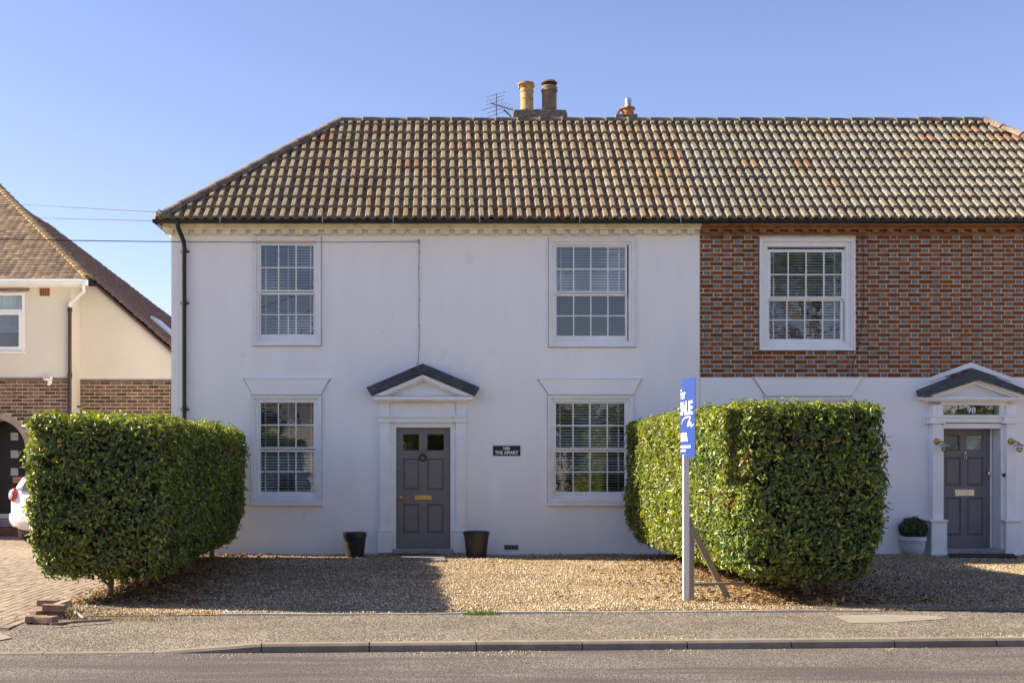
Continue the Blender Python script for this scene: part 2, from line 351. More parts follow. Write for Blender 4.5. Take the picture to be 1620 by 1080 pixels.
# gravel forecourt
def edge_y(x): return (RO + RV * 1.93).y + (x - (RO + RV * 1.93).x) * math.tan(A3)
nx, ny = 90, 60; mb = MB(); vs = []
for j in range(ny + 1):
    for i in range(nx + 1):
        x = DRIVE_X + (13.5 - DRIVE_X) * i / nx; y0 = edge_y(x) - (0.0 if x < 5.3 else 0.12 * min(1, (x - 5.3))); y = y0 + (0.02 - y0) * j / ny
        z = 0.006 + 0.018 * mnoise.noise((x * 1.3, y * 1.3, 0)) * min(1, j / 6) + (0.012 if 0 < j < ny else 0)
        vs.append((x, y, z))
fs = [(j * (nx + 1) + i, j * (nx + 1) + i + 1, (j + 1) * (nx + 1) + i + 1, (j + 1) * (nx + 1) + i) for j in range(ny) for i in range(nx)]
mb.add(vs, fs); tag(mb.build('gravel_forecourt', GRAVM, smooth=True), kind='structure')
def soup(name, V, Fc, cols, m, nper, parent=None):
    """V: (n, k, 3) vertices of n pieces, Fc: faces of a piece, cols: (n, 3)"""
    n, k = V.shape[:2]
    me = bpy.data.meshes.new(name)
    fl = np.array([len(f) for f in Fc]); idx = np.concatenate([np.array(f) for f in Fc])
    allidx = (np.arange(n)[:, None] * k + idx[None, :]).ravel().astype(np.int32)
    tot = np.tile(fl, n).astype(np.int32); start = np.concatenate([[0], np.cumsum(tot)[:-1]]).astype(np.int32)
    me.vertices.add(n * k); me.vertices.foreach_set('co', V.reshape(-1).astype(np.float32))
    me.loops.add(len(allidx)); me.loops.foreach_set('vertex_index', allidx)
    me.polygons.add(len(tot)); me.polygons.foreach_set('loop_start', start); me.polygons.foreach_set('loop_total', tot)
    me.update(calc_edges=True)
    at = me.attributes.new('tint', 'FLOAT_COLOR', 'POINT')
    c4 = np.concatenate([np.repeat(cols, k, axis=0), np.ones((n * k, 1))], axis=1)
    at.data.foreach_set('color', c4.astype(np.float32).ravel())
    me.materials.append(m)
    o = bpy.data.objects.new(name, me); COL.objects.link(o)
    if parent: o.parent = parent
    return o
def rand_rot(n):
    q = rng.normal(size=(n, 4)); q /= np.linalg.norm(q, axis=1)[:, None]
    w, x, y, z = q.T
    return np.stack([np.stack([1 - 2 * (y * y + z * z), 2 * (x * y - z * w), 2 * (x * z + y * w)], 1),
                     np.stack([2 * (x * y + z * w), 1 - 2 * (x * x + z * z), 2 * (y * z - x * w)], 1),
                     np.stack([2 * (x * z - y * w), 2 * (y * z + x * w), 1 - 2 * (x * x + y * y)], 1)], 1)
OCT = np.array([(1, 0, 0), (-1, 0, 0), (0, 1, 0), (0, -1, 0), (0, 0, 1), (0, 0, -1)], float)
OCTF = [(0, 2, 4), (2, 1, 4), (1, 3, 4), (3, 0, 4), (2, 0, 5), (1, 2, 5), (3, 1, 5), (0, 3, 5)]
def palette(n, cols, w, jit=0.18):
    c = np.array(cols)[rng.choice(len(cols), n, p=np.array(w) / sum(w))]
    return np.clip(c * (1 + rng.normal(0, jit, (n, 1))), 0.004, 0.95)
def pebbles(name, xy, size, cols, w, zbase=0.012):
    n = len(xy); s = size[0] + (size[1] - size[0]) * rng.random(n) ** 2
    base = OCT[None] * (s[:, None, None] * (0.6 + 0.5 * rng.random((n, 6, 1)))) * np.array([1, 1, 0.62])
    V = np.einsum('nij,nkj->nki', rand_rot(n), base)
    V[:, :, 0] += xy[:, 0:1]; V[:, :, 1] += xy[:, 1:2]
    zn = np.array([0.006 + 0.018 * mnoise.noise((x * 1.3, y * 1.3, 0)) for x, y in xy])
    V[:, :, 2] += (zbase + zn + s * 0.2)[:, None]
    big = np.array([mnoise.noise((x * .9, y * .9, 5)) + .6 * mnoise.noise((x * 3.1, y * 4.0, 8)) for x, y in xy])
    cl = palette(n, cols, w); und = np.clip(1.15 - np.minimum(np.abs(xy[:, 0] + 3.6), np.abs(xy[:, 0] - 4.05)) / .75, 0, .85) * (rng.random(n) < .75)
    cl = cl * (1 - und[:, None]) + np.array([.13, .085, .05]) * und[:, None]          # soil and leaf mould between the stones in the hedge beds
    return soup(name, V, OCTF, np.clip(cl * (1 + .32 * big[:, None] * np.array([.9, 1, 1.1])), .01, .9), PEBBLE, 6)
n = 105000
x = DRIVE_X + 0.05 + (9.2 - DRIVE_X) * rng.random(n)
y = -7.75 + 7.7 * rng.random(n) ** 1.15
xy = np.stack([x, y], 1)
ey = (RO + RV * 1.93).y + (x - (RO + RV * 1.93).x) * math.tan(A3) + 0.015
xy = xy[(y > ey) & (y < -0.03)]
GC = [(0.48, 0.36, 0.20), (0.60, 0.50, 0.34), (0.30, 0.20, 0.10), (0.24, 0.21, 0.18), (0.70, 0.63, 0.50), (0.14, 0.10, 0.07), (0.42, 0.25, 0.09)]
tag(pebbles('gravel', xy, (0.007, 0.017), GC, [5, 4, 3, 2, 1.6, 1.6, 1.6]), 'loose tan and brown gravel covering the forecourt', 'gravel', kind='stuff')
# stray grit on the footway edges and along the gutter
n = 9500; u = -6 + 15 * rng.random(n); v = np.where(rng.random(n) < 0.45, 0.13 + 0.16 * rng.random(n) ** 2, np.where(rng.random(n) < 0.5, 1.89 - 0.5 * rng.random(n) ** 2.0, -0.03 - 0.3 * rng.random(n) ** 2))
P = np.array([(rp(a, b).x, rp(a, b).y) for a, b in zip(u, v)])
g_ = pebbles('grit', P, (0.004, 0.010), GC, [5, 4, 3, 2, 2, 1, 1], 0.0)
me = g_.data; co = np.empty(len(me.vertices) * 3, np.float32); me.vertices.foreach_get('co', co); co = co.reshape(-1, 6, 3)
dz = np.where(v < 0, -0.071, np.array([foot_z(a) for a in u]) * np.clip(1.2 - v, 0, 1)); co[:, :, 2] += (dz - 0.01)[:, None]
me.vertices.foreach_set('co', co.ravel()); me.update()
tag(g_, 'stray grit scattered along the kerb and footway', 'grit', kind='stuff')
# timber edging between gravel and footway
mb = MB()
for i in range(40):
    u0, u1 = -2.75 + i * 0.17, -2.75 + (i + 1) * 0.17
    w = lambda u: 0.012 * math.sin(u * 1.7) + 0.006 * math.sin(u * 4.1)
    z = lambda u: 0.018 + 0.005 * math.sin(u * 2.3 + 1)
    mb.add([rp(u0, 1.90 + w(u0), -0.05), rp(u1, 1.90 + w(u1), -0.05), rp(u1, 1.922 + w(u1), -0.05), rp(u0, 1.922 + w(u0), -0.05),
            rp(u0, 1.90 + w(u0), z(u0)), rp(u1, 1.90 + w(u1), z(u1)), rp(u1, 1.922 + w(u1), z(u1)), rp(u0, 1.922 + w(u0), z(u0))],
           [(0, 1, 5, 4), (4, 5, 6, 7), (2, 3, 7, 6)] + ([(0, 4, 7, 3)] if i == 0 else []) + ([(1, 2, 6, 5)] if i == 39 else []))
tag(mb.build('edging_strip', mat('pale_edging', (0.55, 0.52, 0.47), 0.7, 0.2, 6)), 'thin pale edging strip between the gravel and the footway', 'edging')
# block-paved drive of the left neighbour
drive = tag(bpy.data.objects.new('driveway', None), kind='structure'); COL.objects.link(drive)
mb = MB(); mb.add([(-16, -8.65, -0.012), (DRIVE_X, -8.55, -0.012), (DRIVE_X, 6.5, -0.012), (-16, 6.5, -0.012)], [(0, 1, 2, 3)])
mb.build('sand_bed', SANDJ, drive)
bm_ = MB(); w2, l2, hh = 0.0478, 0.0978, 0.014
bm_.add([(-w2, -l2, -hh), (w2, -l2, -hh), (w2, l2, -hh), (-w2, l2, -hh), (-w2, -l2, -0.004), (w2, -l2, -0.004), (w2, l2, -0.004), (-w2, l2, -0.004),
         (-w2 + .005, -l2 + .005, 0), (w2 - .005, -l2 + .005, 0), (w2 - .005, l2 - .005, 0), (-w2 + .005, l2 - .005, 0)],
        [(0, 1, 5, 4), (1, 2, 6, 5), (2, 3, 7, 6), (3, 0, 4, 7), (4, 5, 9, 8), (5, 6, 10, 9), (6, 7, 11, 10), (7, 4, 8, 11), (8, 9, 10, 11)])
pme = bm_.mesh('paving_block', PAVER)
spots = []
for i in range(0, 112):
    xx = DRIVE_X - 0.05 - i * 0.1
    for j in range(0, 68):
        yy = -8.42 + j * 0.2 + (0.1 if i % 2 else 0)
        if yy > 4.6: continue
        d_ = D + yy; px = CX + xx * F / d_
        spots.append((xx, yy, px, d_))
vis = lambda s: (s[2] > -12 and not (s[2] > 130) and (s[3] < 15.2 or s[2] < 60))
spots.sort(key=lambda s: (not vis(s), s[3]))
rest = MB()
for k, (xx, yy, px, d_) in enumerate(spots):
    zt = random.uniform(-0.0025, 0.0025) + 0.003
    if k < 300: 
        o = inst('paving_block', pme, drive, (xx, yy, zt)); o.rotation_euler = (random.gauss(0, 0.008), random.gauss(0, 0.012), random.gauss(0, 0.006))
    else: rest.add([(a + xx, b + yy, c + zt) for a, b, c in bm_.v], bm_.f)
tag(rest.build('paving_blocks_beyond', PAVER, drive), kind='stuff')
# ------------------------------------------------------------------ the two joined houses
XL, XP, XR = fx(271), fx(1107), 12.5
def wall_holes(name, m, x0, x1, z0, z1, y, holes, depth, parent):
    xs = sorted({x0, x1, *[h[0] for h in holes], *[h[1] for h in holes]}); xs = [v for v in xs if x0 <= v <= x1]
    zs = sorted({z0, z1, *[h[2] for h in holes], *[h[3] for h in holes]}); zs = [v for v in zs if z0 <= v <= z1]
    mb = MB()
    for i in range(len(xs) - 1):
        for j in range(len(zs) - 1):
            cx, cz = (xs[i] + xs[i + 1]) / 2, (zs[j] + zs[j + 1]) / 2
            if any(h[0] < cx < h[1] and h[2] < cz < h[3] for h in holes): continue
            mb.add([(xs[i], y, zs[j]), (xs[i + 1], y, zs[j]), (xs[i + 1], y, zs[j + 1]), (xs[i], y, zs[j + 1])], [(0, 1, 2, 3)])
    for a, b, c, d in holes:
        c, d = max(c, z0), min(d, z1)
        if d <= c: continue
        yb = y + depth
        mb.add([(a, y, c), (a, y, d), (a, yb, d), (a, yb, c)], [(0, 1, 2, 3)])
        mb.add([(b, y, c), (b, y, d), (b, yb, d), (b, yb, c)], [(0, 1, 2, 3)])
        if d < z1 - 1e-6: mb.add([(a, y, d), (b, y, d), (b, yb, d), (a, yb, d)], [(0, 1, 2, 3)])
        if c > z0 + 1e-6: mb.add([(a, y, c), (b, y, c), (b, yb, c), (a, yb, c)], [(0, 1, 2, 3)])
    return mb.build(name, m, parent)

def frame_boxes(mb, x0, x1, z0, z1, w, y0, y1):
    mb.box(x0, x0 + w, y0, y1, z0, z1); mb.box(x1 - w, x1, y0, y1, z0, z1)
    mb.box(x0 + w, x1 - w, y0, y1, z1 - w, z1); mb.box(x0 + w, x1 - w, y0, y1, z0, z0 + w)

def make_window(house, arch, gx, gu, gl, ncol, sill=False, drop=0.0, lx=None):
    """arch: outer frame px x0,x1,y0,y1; gx: glass px x0,x1; gu, gl: glass px y of upper and lower sash"""
    ax0, ax1, az1, az0 = fx(arch[0]), fx(arch[1]), fz(arch[2]), fz(arch[3])
    aw = 0.058
    mb = MB()
    frame_boxes(mb, ax0, ax1, az0, az1, 0.024, -0.045, 0.012)                    # outer bead
    frame_boxes(mb, ax0 + 0.024, ax1 - 0.024, az0 + 0.024, az1 - 0.024, aw - 0.024, -0.030, 0.012)
    ix0, ix1, iz0, iz1 = ax0 + aw, ax1 - aw, az0 + aw, az1 - aw
    g0, g1 = fx(gx[0], .05), fx(gx[1], .05)
    bw = (g0 - ix0) * 0.62
    frame_boxes(mb, ix0 - 0.004, ix1 + 0.004, iz0 - 0.004, iz1 + 0.004, bw, 0.012, 0.14)  # sash box
    win = mb.build('window', WOODW, house, bevel=0.004)
    jm = MB(); frame_boxes(jm, ax0 - .007, ax1 + .007, az0 - .008, az1 + .006, .02, -.006, .001); jm.build('shadow_joint', SHADELINE, win)  # strip painting a shadow line and grime around the frame
    if sill:
        mb = MB(); mb.box(ax0 - 0.015, ax1 + 0.015, -0.075, 0.0, az0 - 0.055, az0 - 0.002); mb.build('sill', WOODW, win, bevel=0.006)
    def sash(name, gy, y0, top, bot, xs):
        z1, z0 = fz(gy[0], y0), fz(gy[1], y0); a, b = fx(xs[0], y0), fx(xs[1], y0)
        st = max(0.02, a - (ix0 + bw) + 0.004)
        mb = MB(); mb.box(a - st, a, y0, y0 + 0.04, z0 - bot, z1 + top); mb.box(b, b + st, y0, y0 + 0.04, z0 - bot, z1 + top)
        mb.box(a, b, y0, y0 + 0.04, z1, z1 + top); mb.box(a, b, y0, y0 + 0.04, z0 - bot, z0)
        bars = [a + (b - a) * i / ncol for i in range(1, ncol)]; zm = (z0 + z1) / 2
        for x in bars: mb.box(x - 0.009, x + 0.009, y0 + 0.004, y0 + 0.034, z0, z1)
        ed = [a] + bars + [b]
        for i in range(len(ed) - 1): mb.box(ed[i] + (0.009 if i else 0), ed[i + 1] - (0.009 if i < len(ed) - 2 else 0), y0 + 0.006, y0 + 0.032, zm - 0.009, zm + 0.009)
        if name == 'lower_sash':                                        # no horns; upper sash carries them
            pass
        else:
            for s, x in ((1, a - st), (-1, b + st)):
                mb.prism([(x, z0 - bot), (x + s * 0.03, z0 - bot), (x + s * 0.022, z0 - bot - 0.035), (x, z0 - bot - 0.06)], y0 + 0.002, y0 + 0.036)
        s_ = mb.build(name, WOODW, win)
        for i in range(ncol):
            for k in (0, 1):
                xa, xb = ed[i], ed[i + 1]; za, zb = (z0, zm) if k == 0 else (zm, z1)
                pm = MB(); yy = y0 + 0.02; t = random.uniform(-0.0012, 0.0012); t2 = random.uniform(-0.0012, 0.0012)
                pm.add([(xa, yy + t, za), (xb, yy - t, za + 0), (xb, yy - t + t2, zb), (xa, yy + t + t2, zb)], [(0, 1, 2, 3)])
                pm.build('pane', GLASS, win)
    sash('upper_sash', gu, 0.03, max(0.02, (iz1 - bw) - fz(gu[0], .03) if not drop else 0.045), 0.025, gx)
    sash('lower_sash', gl, 0.075, 0.04, max(0.03, fz(gl[1], .075) - (iz0 + bw) + 0.004), lx or gx)
    return (ix0, ix1, iz0, iz1)

def make_blind(label, x0, x1, ztop, zbot, y, pitch=0.0455, tilt=38, tapes=(0.1, 0.5, 0.9), bunch=0):
    b = empty('venetian_blind', label, 'blind', ((x0 + x1) / 2, y, ztop), 'venetian blinds behind the sash windows')
    w = (x1 - x0) / 2
    mb = MB(); mb.box(-w, w, -0.025, 0.025, -0.05, 0.0); mb.build('head_rail', BLIND, b)
    sl = MB(); t = R(tilt); c, s = math.cos(t) * 0.024, math.sin(t) * 0.024
    sl.add([(-w, -c, -s), (w, -c, -s), (w, 0, 0.002), (-w, 0, 0.002), (w, c, s), (-w, c, s),
            (-w, -c, -s - .0025), (w, -c, -s - .0025), (w, 0, -0.0005), (-w, 0, -0.0005), (w, c, s - .0025), (-w, c, s - .0025)],
           [(0, 1, 2, 3), (3, 2, 4, 5), (7, 6, 9, 8), (8, 9, 11, 10), (0, 6, 7, 1), (5, 4, 10, 11)])
    me = sl.mesh('slat', BLIND)
    z = -0.085; H_ = ztop - zbot
    while z > -H_ + 0.03:
        o = inst('slat', me, b, (0, 0, z)); o.rotation_euler = (random.gauss(0, 0.03), random.gauss(0, 0.0015), 0); z -= pitch
    for k in tapes:
        mb = MB(); xx = -w + 2 * w * k; mb.box(xx - 0.012, xx + 0.012, -0.031, -0.0295, -H_, -0.05); mb.build('ladder_tape', BLIND, b)
    mb = MB(); mb.box(-w, w, -0.025, 0.025, -H_ - 0.02 - bunch, -H_); mb.build('bottom_rail', BLIND, b)
    return b

def keystone(house, x0, x1, bx0, bx1, y0, y1, m):
    mb = MB(); mb.prism([(fx(bx0), fz(y1)), (fx(bx1), fz(y1)), (fx(x1), fz(y0)), (fx(x0), fz(y0))], -0.035, 0.0)
    mb.pbox(x0 - 1, x1 + 1, y0 - 1.5, y0, -0.05, 0.0)
    li = mb.build('lintel', m, house, bevel=0.004)
    jm = MB(); jm.prism([(fx(bx0) - .008, fz(y1) - .002), (fx(bx1) + .008, fz(y1) - .002), (fx(x1) + .012, fz(y0)), (fx(x0) - .012, fz(y0))], -0.004, 0.001); jm.build('shadow_joint', SHADELINE, li)  # strip painting a shadow line and grime around the lintel
    return li

# ---- house 100
h100 = empty('rendered_house', 'white rendered house with hipped tiled roof and central pedimented door', 'house', (0, 0, 0))
W1 = ((400, 508, 375, 547), (413, 496), (388, 458.5), (466, 529)); W2 = ((868, 1005, 377, 549), (880.5, 989), (390.6, 460.4), (468, 531))
W3 = ((397, 509, 625, 794), (412.5, 496), (637, 707), (714.5, 777)); W4 = ((866, 1002, 625, 794), (879.5, 988), (638, 708), (715, 777.5))
holes = []
def hole(w): return (fx(w[0][0]) + 0.03, fx(w[0][1]) - 0.03, fz(w[0][3]) + 0.03, fz(w[0][2]) - 0.03)
holes = [hole(w) for w in (W1, W2, W3, W4)]
D100 = (fx(625), fx(714), -0.05, fz(674))
EZ = 5.465; EY = -0.28; SL = math.atan(0.862); RUN = 2.7; RZ = EZ + RUN * math.tan(SL); RY = EY + RUN
wall_holes('wall', RENDER, XL, XP - 0.002, -0.1, EZ - 0.02, 0.0, holes + [D100], 0.22, h100)
mb = MB()
mb.add([(XL, 0, -0.1), (XL, 0, EZ), (XL, 5.1, EZ), (XL, 5.1, -0.1)], [(0, 1, 2, 3)])
mb.add([(XL, 5.1, -0.1), (XP - .002, 5.1, -0.1), (XP - .002, 5.1, EZ), (XL, 5.1, EZ)], [(0, 1, 2, 3)])
mb.build('flank_wall', RENDER, h100)
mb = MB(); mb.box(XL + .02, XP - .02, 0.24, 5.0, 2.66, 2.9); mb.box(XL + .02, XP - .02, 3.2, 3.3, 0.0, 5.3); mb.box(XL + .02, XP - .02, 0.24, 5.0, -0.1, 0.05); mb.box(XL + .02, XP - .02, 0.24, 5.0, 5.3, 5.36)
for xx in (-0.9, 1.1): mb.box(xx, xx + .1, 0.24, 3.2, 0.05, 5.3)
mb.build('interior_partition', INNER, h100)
for w, s in ((W1, 0), (W2, 0), (W3, 1), (W4, 1)):
    make_window(h100, *w, 4 if w in (W2, W4) else 3, sill=bool(s))
make_blind('white blind fully lowered in the upstairs window above the left hedge', fx(410), fx(499), fz(383), fz(533), 0.17, tilt=30)
make_blind('white blind half raised in the upstairs window right of the door', fx(877), fx(993), fz(386), fz(459), 0.17, tilt=46, bunch=0.02)
make_blind('white blind lowered in the ground floor window left of the door', fx(409), fx(500), fz(631), fz(781), 0.17, tilt=30)
make_blind('white blind lowered in the ground floor window beside the right hedge', fx(876), fx(992), fz(632), fz(782), 0.17, tilt=22)
keystone(h100, 386, 522, 400, 508, 598.5, 624, RENDER98); keystone(h100, 851, 1015, 868, 1002, 599, 624, RENDER98)

# cornice and dentils
def cornice(house, x0, x1, m, mden, pitch, w, rough=False):
    mb = MB(); mb.prism([(0, 0), (1, 0)], 0, 0) if False else None
    mb.box(x0, x1, -0.17, 0.0, fz(357.5, -.17), fz(351, -.17) + 0.02)
    mb.box(x0, x1, -0.12, 0.0, fz(362.5, -.12), fz(357.5, -.17))
    if rough: mb.box(x0, x1, -0.05, 0.0, fz(372), fz(366.5)); mb.box(x0, x1, -0.03, 0.0, fz(366.5), fz(362.5, -.12))
    c = mb.build('cornice', m, house, bevel=0.01)
    z0, z1 = (fz(370.3, -.105), fz(362.5, -.12)) if not rough else (fz(367.5, -.11), fz(361, -.11))
    dm = MB()
    if rough: dm.box(-w / 2, w / 2, -0.115, -0.03, z0, z1 - 0.012)
    else: dm.prism([(-w / 2, z1), (w / 2, z1), (w / 2 * 0.98, z0 + 0.02), (w / 2 * 0.7, z0), (-w / 2 * 0.7, z0), (-w / 2 * 0.98, z0 + 0.02)], -0.105, 0.0)
    me = dm.mesh('dentil', mden)
    n = int((x1 - x0) / pitch)
    for i in range(n + 1):
        x = x0 + w / 2 + 0.03 + i * pitch
        if x > x1 - w / 2: break
        o = inst('dentil', me, c, (x + random.gauss(0, 0.004), 0, random.gauss(0, 0.003))); o.scale = (random.uniform(.92, 1.06), 1, 1)
cornice(h100, XL - 0.12, XP - 0.003, CREAMT, CREAMT, 0.238, 0.145)

# ---- roofs
def tile_mesh(name, m):
    half = [(0.0, 0.004), (0.052, 0.0), (0.056, 0.006), (0.066, 0.044), (0.075, 0.051), (0.130, 0.051), (0.140, 0.045), (0.1535, 0.005)]
    prof = half + [(x + 0.1544, z) for x, z in half]
    L, th = 0.40, 0.044
    vs = []
    for (s, dz) in ((0.0, 0.050), (L, 0.004)):
        vs += [(x, s, z + dz) for x, z in prof]
    vs += [(x, 0.0, z + 0.050 - th) for x, z in prof]
    n = len(prof)
    fs = [(i, i + 1, n + i + 1, n + i) for i in range(n - 1)] + [(2 * n + i, 2 * n + i + 1, i + 1, i) for i in range(n - 1)]
    fs += [(0, n, 2 * n), (n - 1, 3 * n - 1, 2 * n - 1)]
    mb = MB(); mb.add(vs, fs); return mb.mesh(name, m)
T100, T98, TRR = tile_mesh('roof_tile', TILE100), tile_mesh('roof_tile', TILE98), tile_mesh('roof_tile', TILER)
TW, GAUGE = 0.3088, 0.343
cS, sS = math.cos(SL), math.sin(SL)
def slope_pt(x, s, up=0.0): return Vector((x, EY + s * cS - up * sS, EZ + s * sS + up * cS))
SLM = Matrix(((1, 0, 0), (0, cS, -sS), (0, sS, cS))).to_4x4()
HIP_L, HIP_R = -4.45, XR + 0.35
LEN = RUN / cS
def roof(house, x0, x1, hipL, hipR, col_off, tiles):
    yb = EY + 2 * RUN
    mb = MB()
    a0 = HIP_L if hipL else x0; a1 = HIP_R if hipR else x1
    r0 = HIP_L + RUN if hipL else x0; r1 = HIP_R - RUN if hipR else x1
    e = 0.012
    mb.add([(a0, EY, EZ - e), (a1, EY, EZ - e), (r1, RY, RZ - e), (r0, RY, RZ - e)], [(0, 1, 2, 3)])
    body = mb.build('roof', UNDER, house)
    back = MB()
    def ribbed(p0, p1, q0, q1, n, ns):          # back and hip slopes: ribbed, coursed sheet
        p0, p1, q0, q1 = map(Vector, (p0, p1, q0, q1)); nrm = (p1 - p0).cross(q0 - p0).normalized()
        if nrm.z < 0: nrm = -nrm
        for j in range(ns):
            for i in range(n):
                vs = []
                for (tt, ss, hh) in ((i, j, .045), (i + .5, j, .075), (i + 1, j, .045), (i + 1, j + 1, .02), (i + .5, j + 1, .05), (i, j + 1, .02)):
                    a = p0.lerp(p1, tt / n); b = q0.lerp(q1, tt / n); vs.append(a.lerp(b, ss / ns) + nrm * hh)
                back.add(vs, [(0, 1, 4, 5), (1, 2, 3, 4)])
    ribbed((a1, yb, EZ), (a0, yb, EZ), (r1, RY, RZ), (r0, RY, RZ), 40, 10)
    if hipL: ribbed((HIP_L, yb, EZ), (HIP_L, EY, EZ), (r0, RY, RZ), (r0, RY, RZ), 34, 10)
    if hipR: ribbed((HIP_R, EY, EZ), (HIP_R, yb, EZ), (r1, RY, RZ), (r1, RY, RZ), 34, 10)
    tag(back.build('rear_tiling', TILE98 if hipR else TILE100, body), kind='stuff')
    ncol = int((x1 - x0) / TW) + 3
    for row in range(11):
        s0 = -0.045 + row * GAUGE
        if s0 > LEN - 0.08: continue
        wob = 0.012 * math.sin(row * 1.3)
        for c in range(ncol):
            x = (x1 - (c + 1) * TW) if hipL else (x0 + c * TW)
            xa, xb = x, x + TW
            smid = s0 + 0.2
            lim0 = HIP_L + max(0, s0) * cS if hipL else x0 - 0.01
            lim1 = HIP_R - max(0, s0) * cS if hipR else x1 + 0.01
            if xb < lim0 or xa > lim1: continue
            me = tiles(x, row)
            mw = Matrix.Translation(slope_pt(x, s0, 0.006 + 0.006 * mnoise.noise((x * .6, row * .5, 3)))) @ SLM @ Matrix.Rotation(random.gauss(0, 0.011), 4, 'Z') @ Matrix.Rotation(random.gauss(0, 0.008), 4, 'X') @ Matrix.Rotation(random.gauss(0, 0.010), 4, 'Y')
            cutL = hipL and xa < HIP_L + (s0 + 0.42) * cS
            cutR = hipR and xb > HIP_R - (s0 + 0.42) * cS
            toolong = s0 + 0.4 > LEN + 0.02
            if cutL or cutR or toolong:
                bm = bmesh.new(); bm.from_mesh(me); inv = mw.inverted()
                def cut(co, no):
                    g = bm.verts[:] + bm.edges[:] + bm.faces[:]
                    lno = (inv.to_3x3() @ Vector(no)).normalized()
                    bmesh.ops.bisect_plane(bm, geom=g, plane_co=inv @ Vector(co), plane_no=lno, clear_outer=True)
                if cutL: cut((HIP_L, EY, 0), (-1, 1, 0))
                if cutR: cut((HIP_R, EY, 0), (1, 1, 0))
                if toolong: cut((0, RY, RZ), (0, 1, 0))
                if not bm.faces: bm.free(); continue
                me2 = bpy.data.meshes.new('roof_tile'); bm.to_mesh(me2); bm.free(); me2.materials.append(me.materials[0]); me = me2
            inst('roof_tile', me, body, mw=mw)
    # ridge and hip tiles
    def halfround(L, m):
        mb = MB(); n = 8; vs = []
        for (s, k) in ((0, 1.06), (0.04, 1.06), (0.041, 1.0), (L, 1.0)):
            vs += [(0.125 * k * math.cos(math.pi * (i / n)), s, 0.10 * k * math.sin(math.pi * i / n)) for i in range(n + 1)]
        fs = [(j * (n + 1) + i, j * (n + 1) + i + 1, (j + 1) * (n + 1) + i + 1, (j + 1) * (n + 1) + i) for j in range(3) for i in range(n)]
        fs += [tuple(range(n + 1))]
        mb.add(vs, fs); return mb.mesh('ridge_tile', m, True)
    rm = halfround(0.42, RIDGEM)
    def run(p, q, name):
        p, q = Vector(p), Vector(q); d = (q - p); n = max(1, round(d.length / 0.40)); d.normalize()
        rot = d.to_track_quat('Y', 'Z').to_matrix().to_4x4()
        for i in range(n):
            pos = p.lerp(q, i / n) + Vector((0, 0, random.gauss(0, 0.004)))
            inst(name, rm, body, mw=Matrix.Translation(pos) @ rot @ Matrix.Rotation(random.gauss(0, .012), 4, 'Z'))
        mb = MB(); mb.tube([p + Vector((0, 0, -.02)), q + Vector((0, 0, -.02))], 0.10, 8); mb.build('mortar_bed', CEMENT, body)
    run((r0, RY, RZ + 0.012), (min(r1, 30), RY, RZ + 0.012), 'ridge_tile')
    if hipL:
        run((HIP_L - 0.02, EY - 0.02, EZ + 0.03), (HIP_L + RUN, RY, RZ + 0.03), 'hip_tile'); run((HIP_L, yb, EZ + .03), (HIP_L + RUN, RY, RZ - .03), 'hip_tile')
        mb = MB(); mb.tube([(HIP_L - .03, EY - .05, EZ + .02), (HIP_L - .06, EY - .08, EZ + .10), (HIP_L - .02, EY - .07, EZ + .15), (HIP_L + .03, EY - .05, EZ + .12), (HIP_L + .02, EY - .05, EZ + .07)], 0.011, 6); mb.build('hip_iron', IRON, body)
    if hipR:
        run((HIP_R, EY, EZ + 0.03), (HIP_R - RUN, RY, RZ + 0.03), 'hip_tile'); run((HIP_R, yb, EZ + .03), (HIP_R - RUN, RY, RZ - .03), 'hip_tile')
    return body
def t100(x, row):
    p = 0.03 + 0.30 * max(0, 1 - abs((x + TW) - (XP - .1)) / 0.55) * (row > 5) + 0.22 * max(0, mnoise.noise((x * .8, row * .4, 9)))
    return TRR if random.random() < p else T100
def t98(x, row): return TRR if random.random() < 0.03 + (0.25 if x > 8.5 and row > 7 else 0) else T98
r100 = roof(h100, XL, XP, True, False, 0, t100)

# gutters, brackets, downpipe
def gutter(house, x0, x1, name='gutter', stop=True):
    mb = MB(); n = 8; r = 0.056; yc, zc = EY - 0.035, EZ - 0.005
    prof = [(yc + r * math.cos(a), zc - r * math.sin(a) * 0.95) for a in [math.pi * i / n for i in range(n + 1)]]
    prof += [(yc + (r - .006) * math.cos(a), zc - (r - .006) * math.sin(a) * .95) for a in [math.pi * (n - i) / n for i in range(n + 1)]]
    poly = [(x0, y, z) for y, z in prof]; mb.extrude(poly, (x0, 0, 0), (x1, 0, 0))
    for xx in np.arange(x0 + 0.9, x1, 1.82): mb.extrude([(xx, yc + (y - yc) * 1.1, zc + (z - zc) * 1.1 - .001) for y, z in prof[:n + 1]], (0, 0, 0), (0.09, 0, 0))
    mb.box(x0, x0 + 0.008, yc - r, yc + r, zc - r * .9, zc + .004) if stop else None
    g = mb.build(name, BLACKP, house, smooth=False)
    mb = MB(); mb.box(x0 + 0.1, x1, EY + 0.035, EY + 0.055, EZ - 0.05, EZ - 0.015); mb.build('fascia', UNDER, house)
    mb = MB(); mb.box(x0 + 0.13, x1, EY + 0.055, 0.0, EZ - 0.045, EZ - 0.035); mb.build('soffit', CREAMT, house)
    return g
g100 = gutter(h100, fx(243, EY), XP - 0.004)
for px in (348, 510, 622, 759, 917, 1077):
    mb = MB(); x = fx(px, EY - .1); mb.box(x - .006, x + .006, EY - 0.103, EY - 0.098, EZ - 0.06, EZ + 0.05); mb.box(x - .006, x + .006, EY - 0.098, EY - 0.02, EZ + .046, EZ + .05); mb.build('gutter_bracket', STEEL, g100)
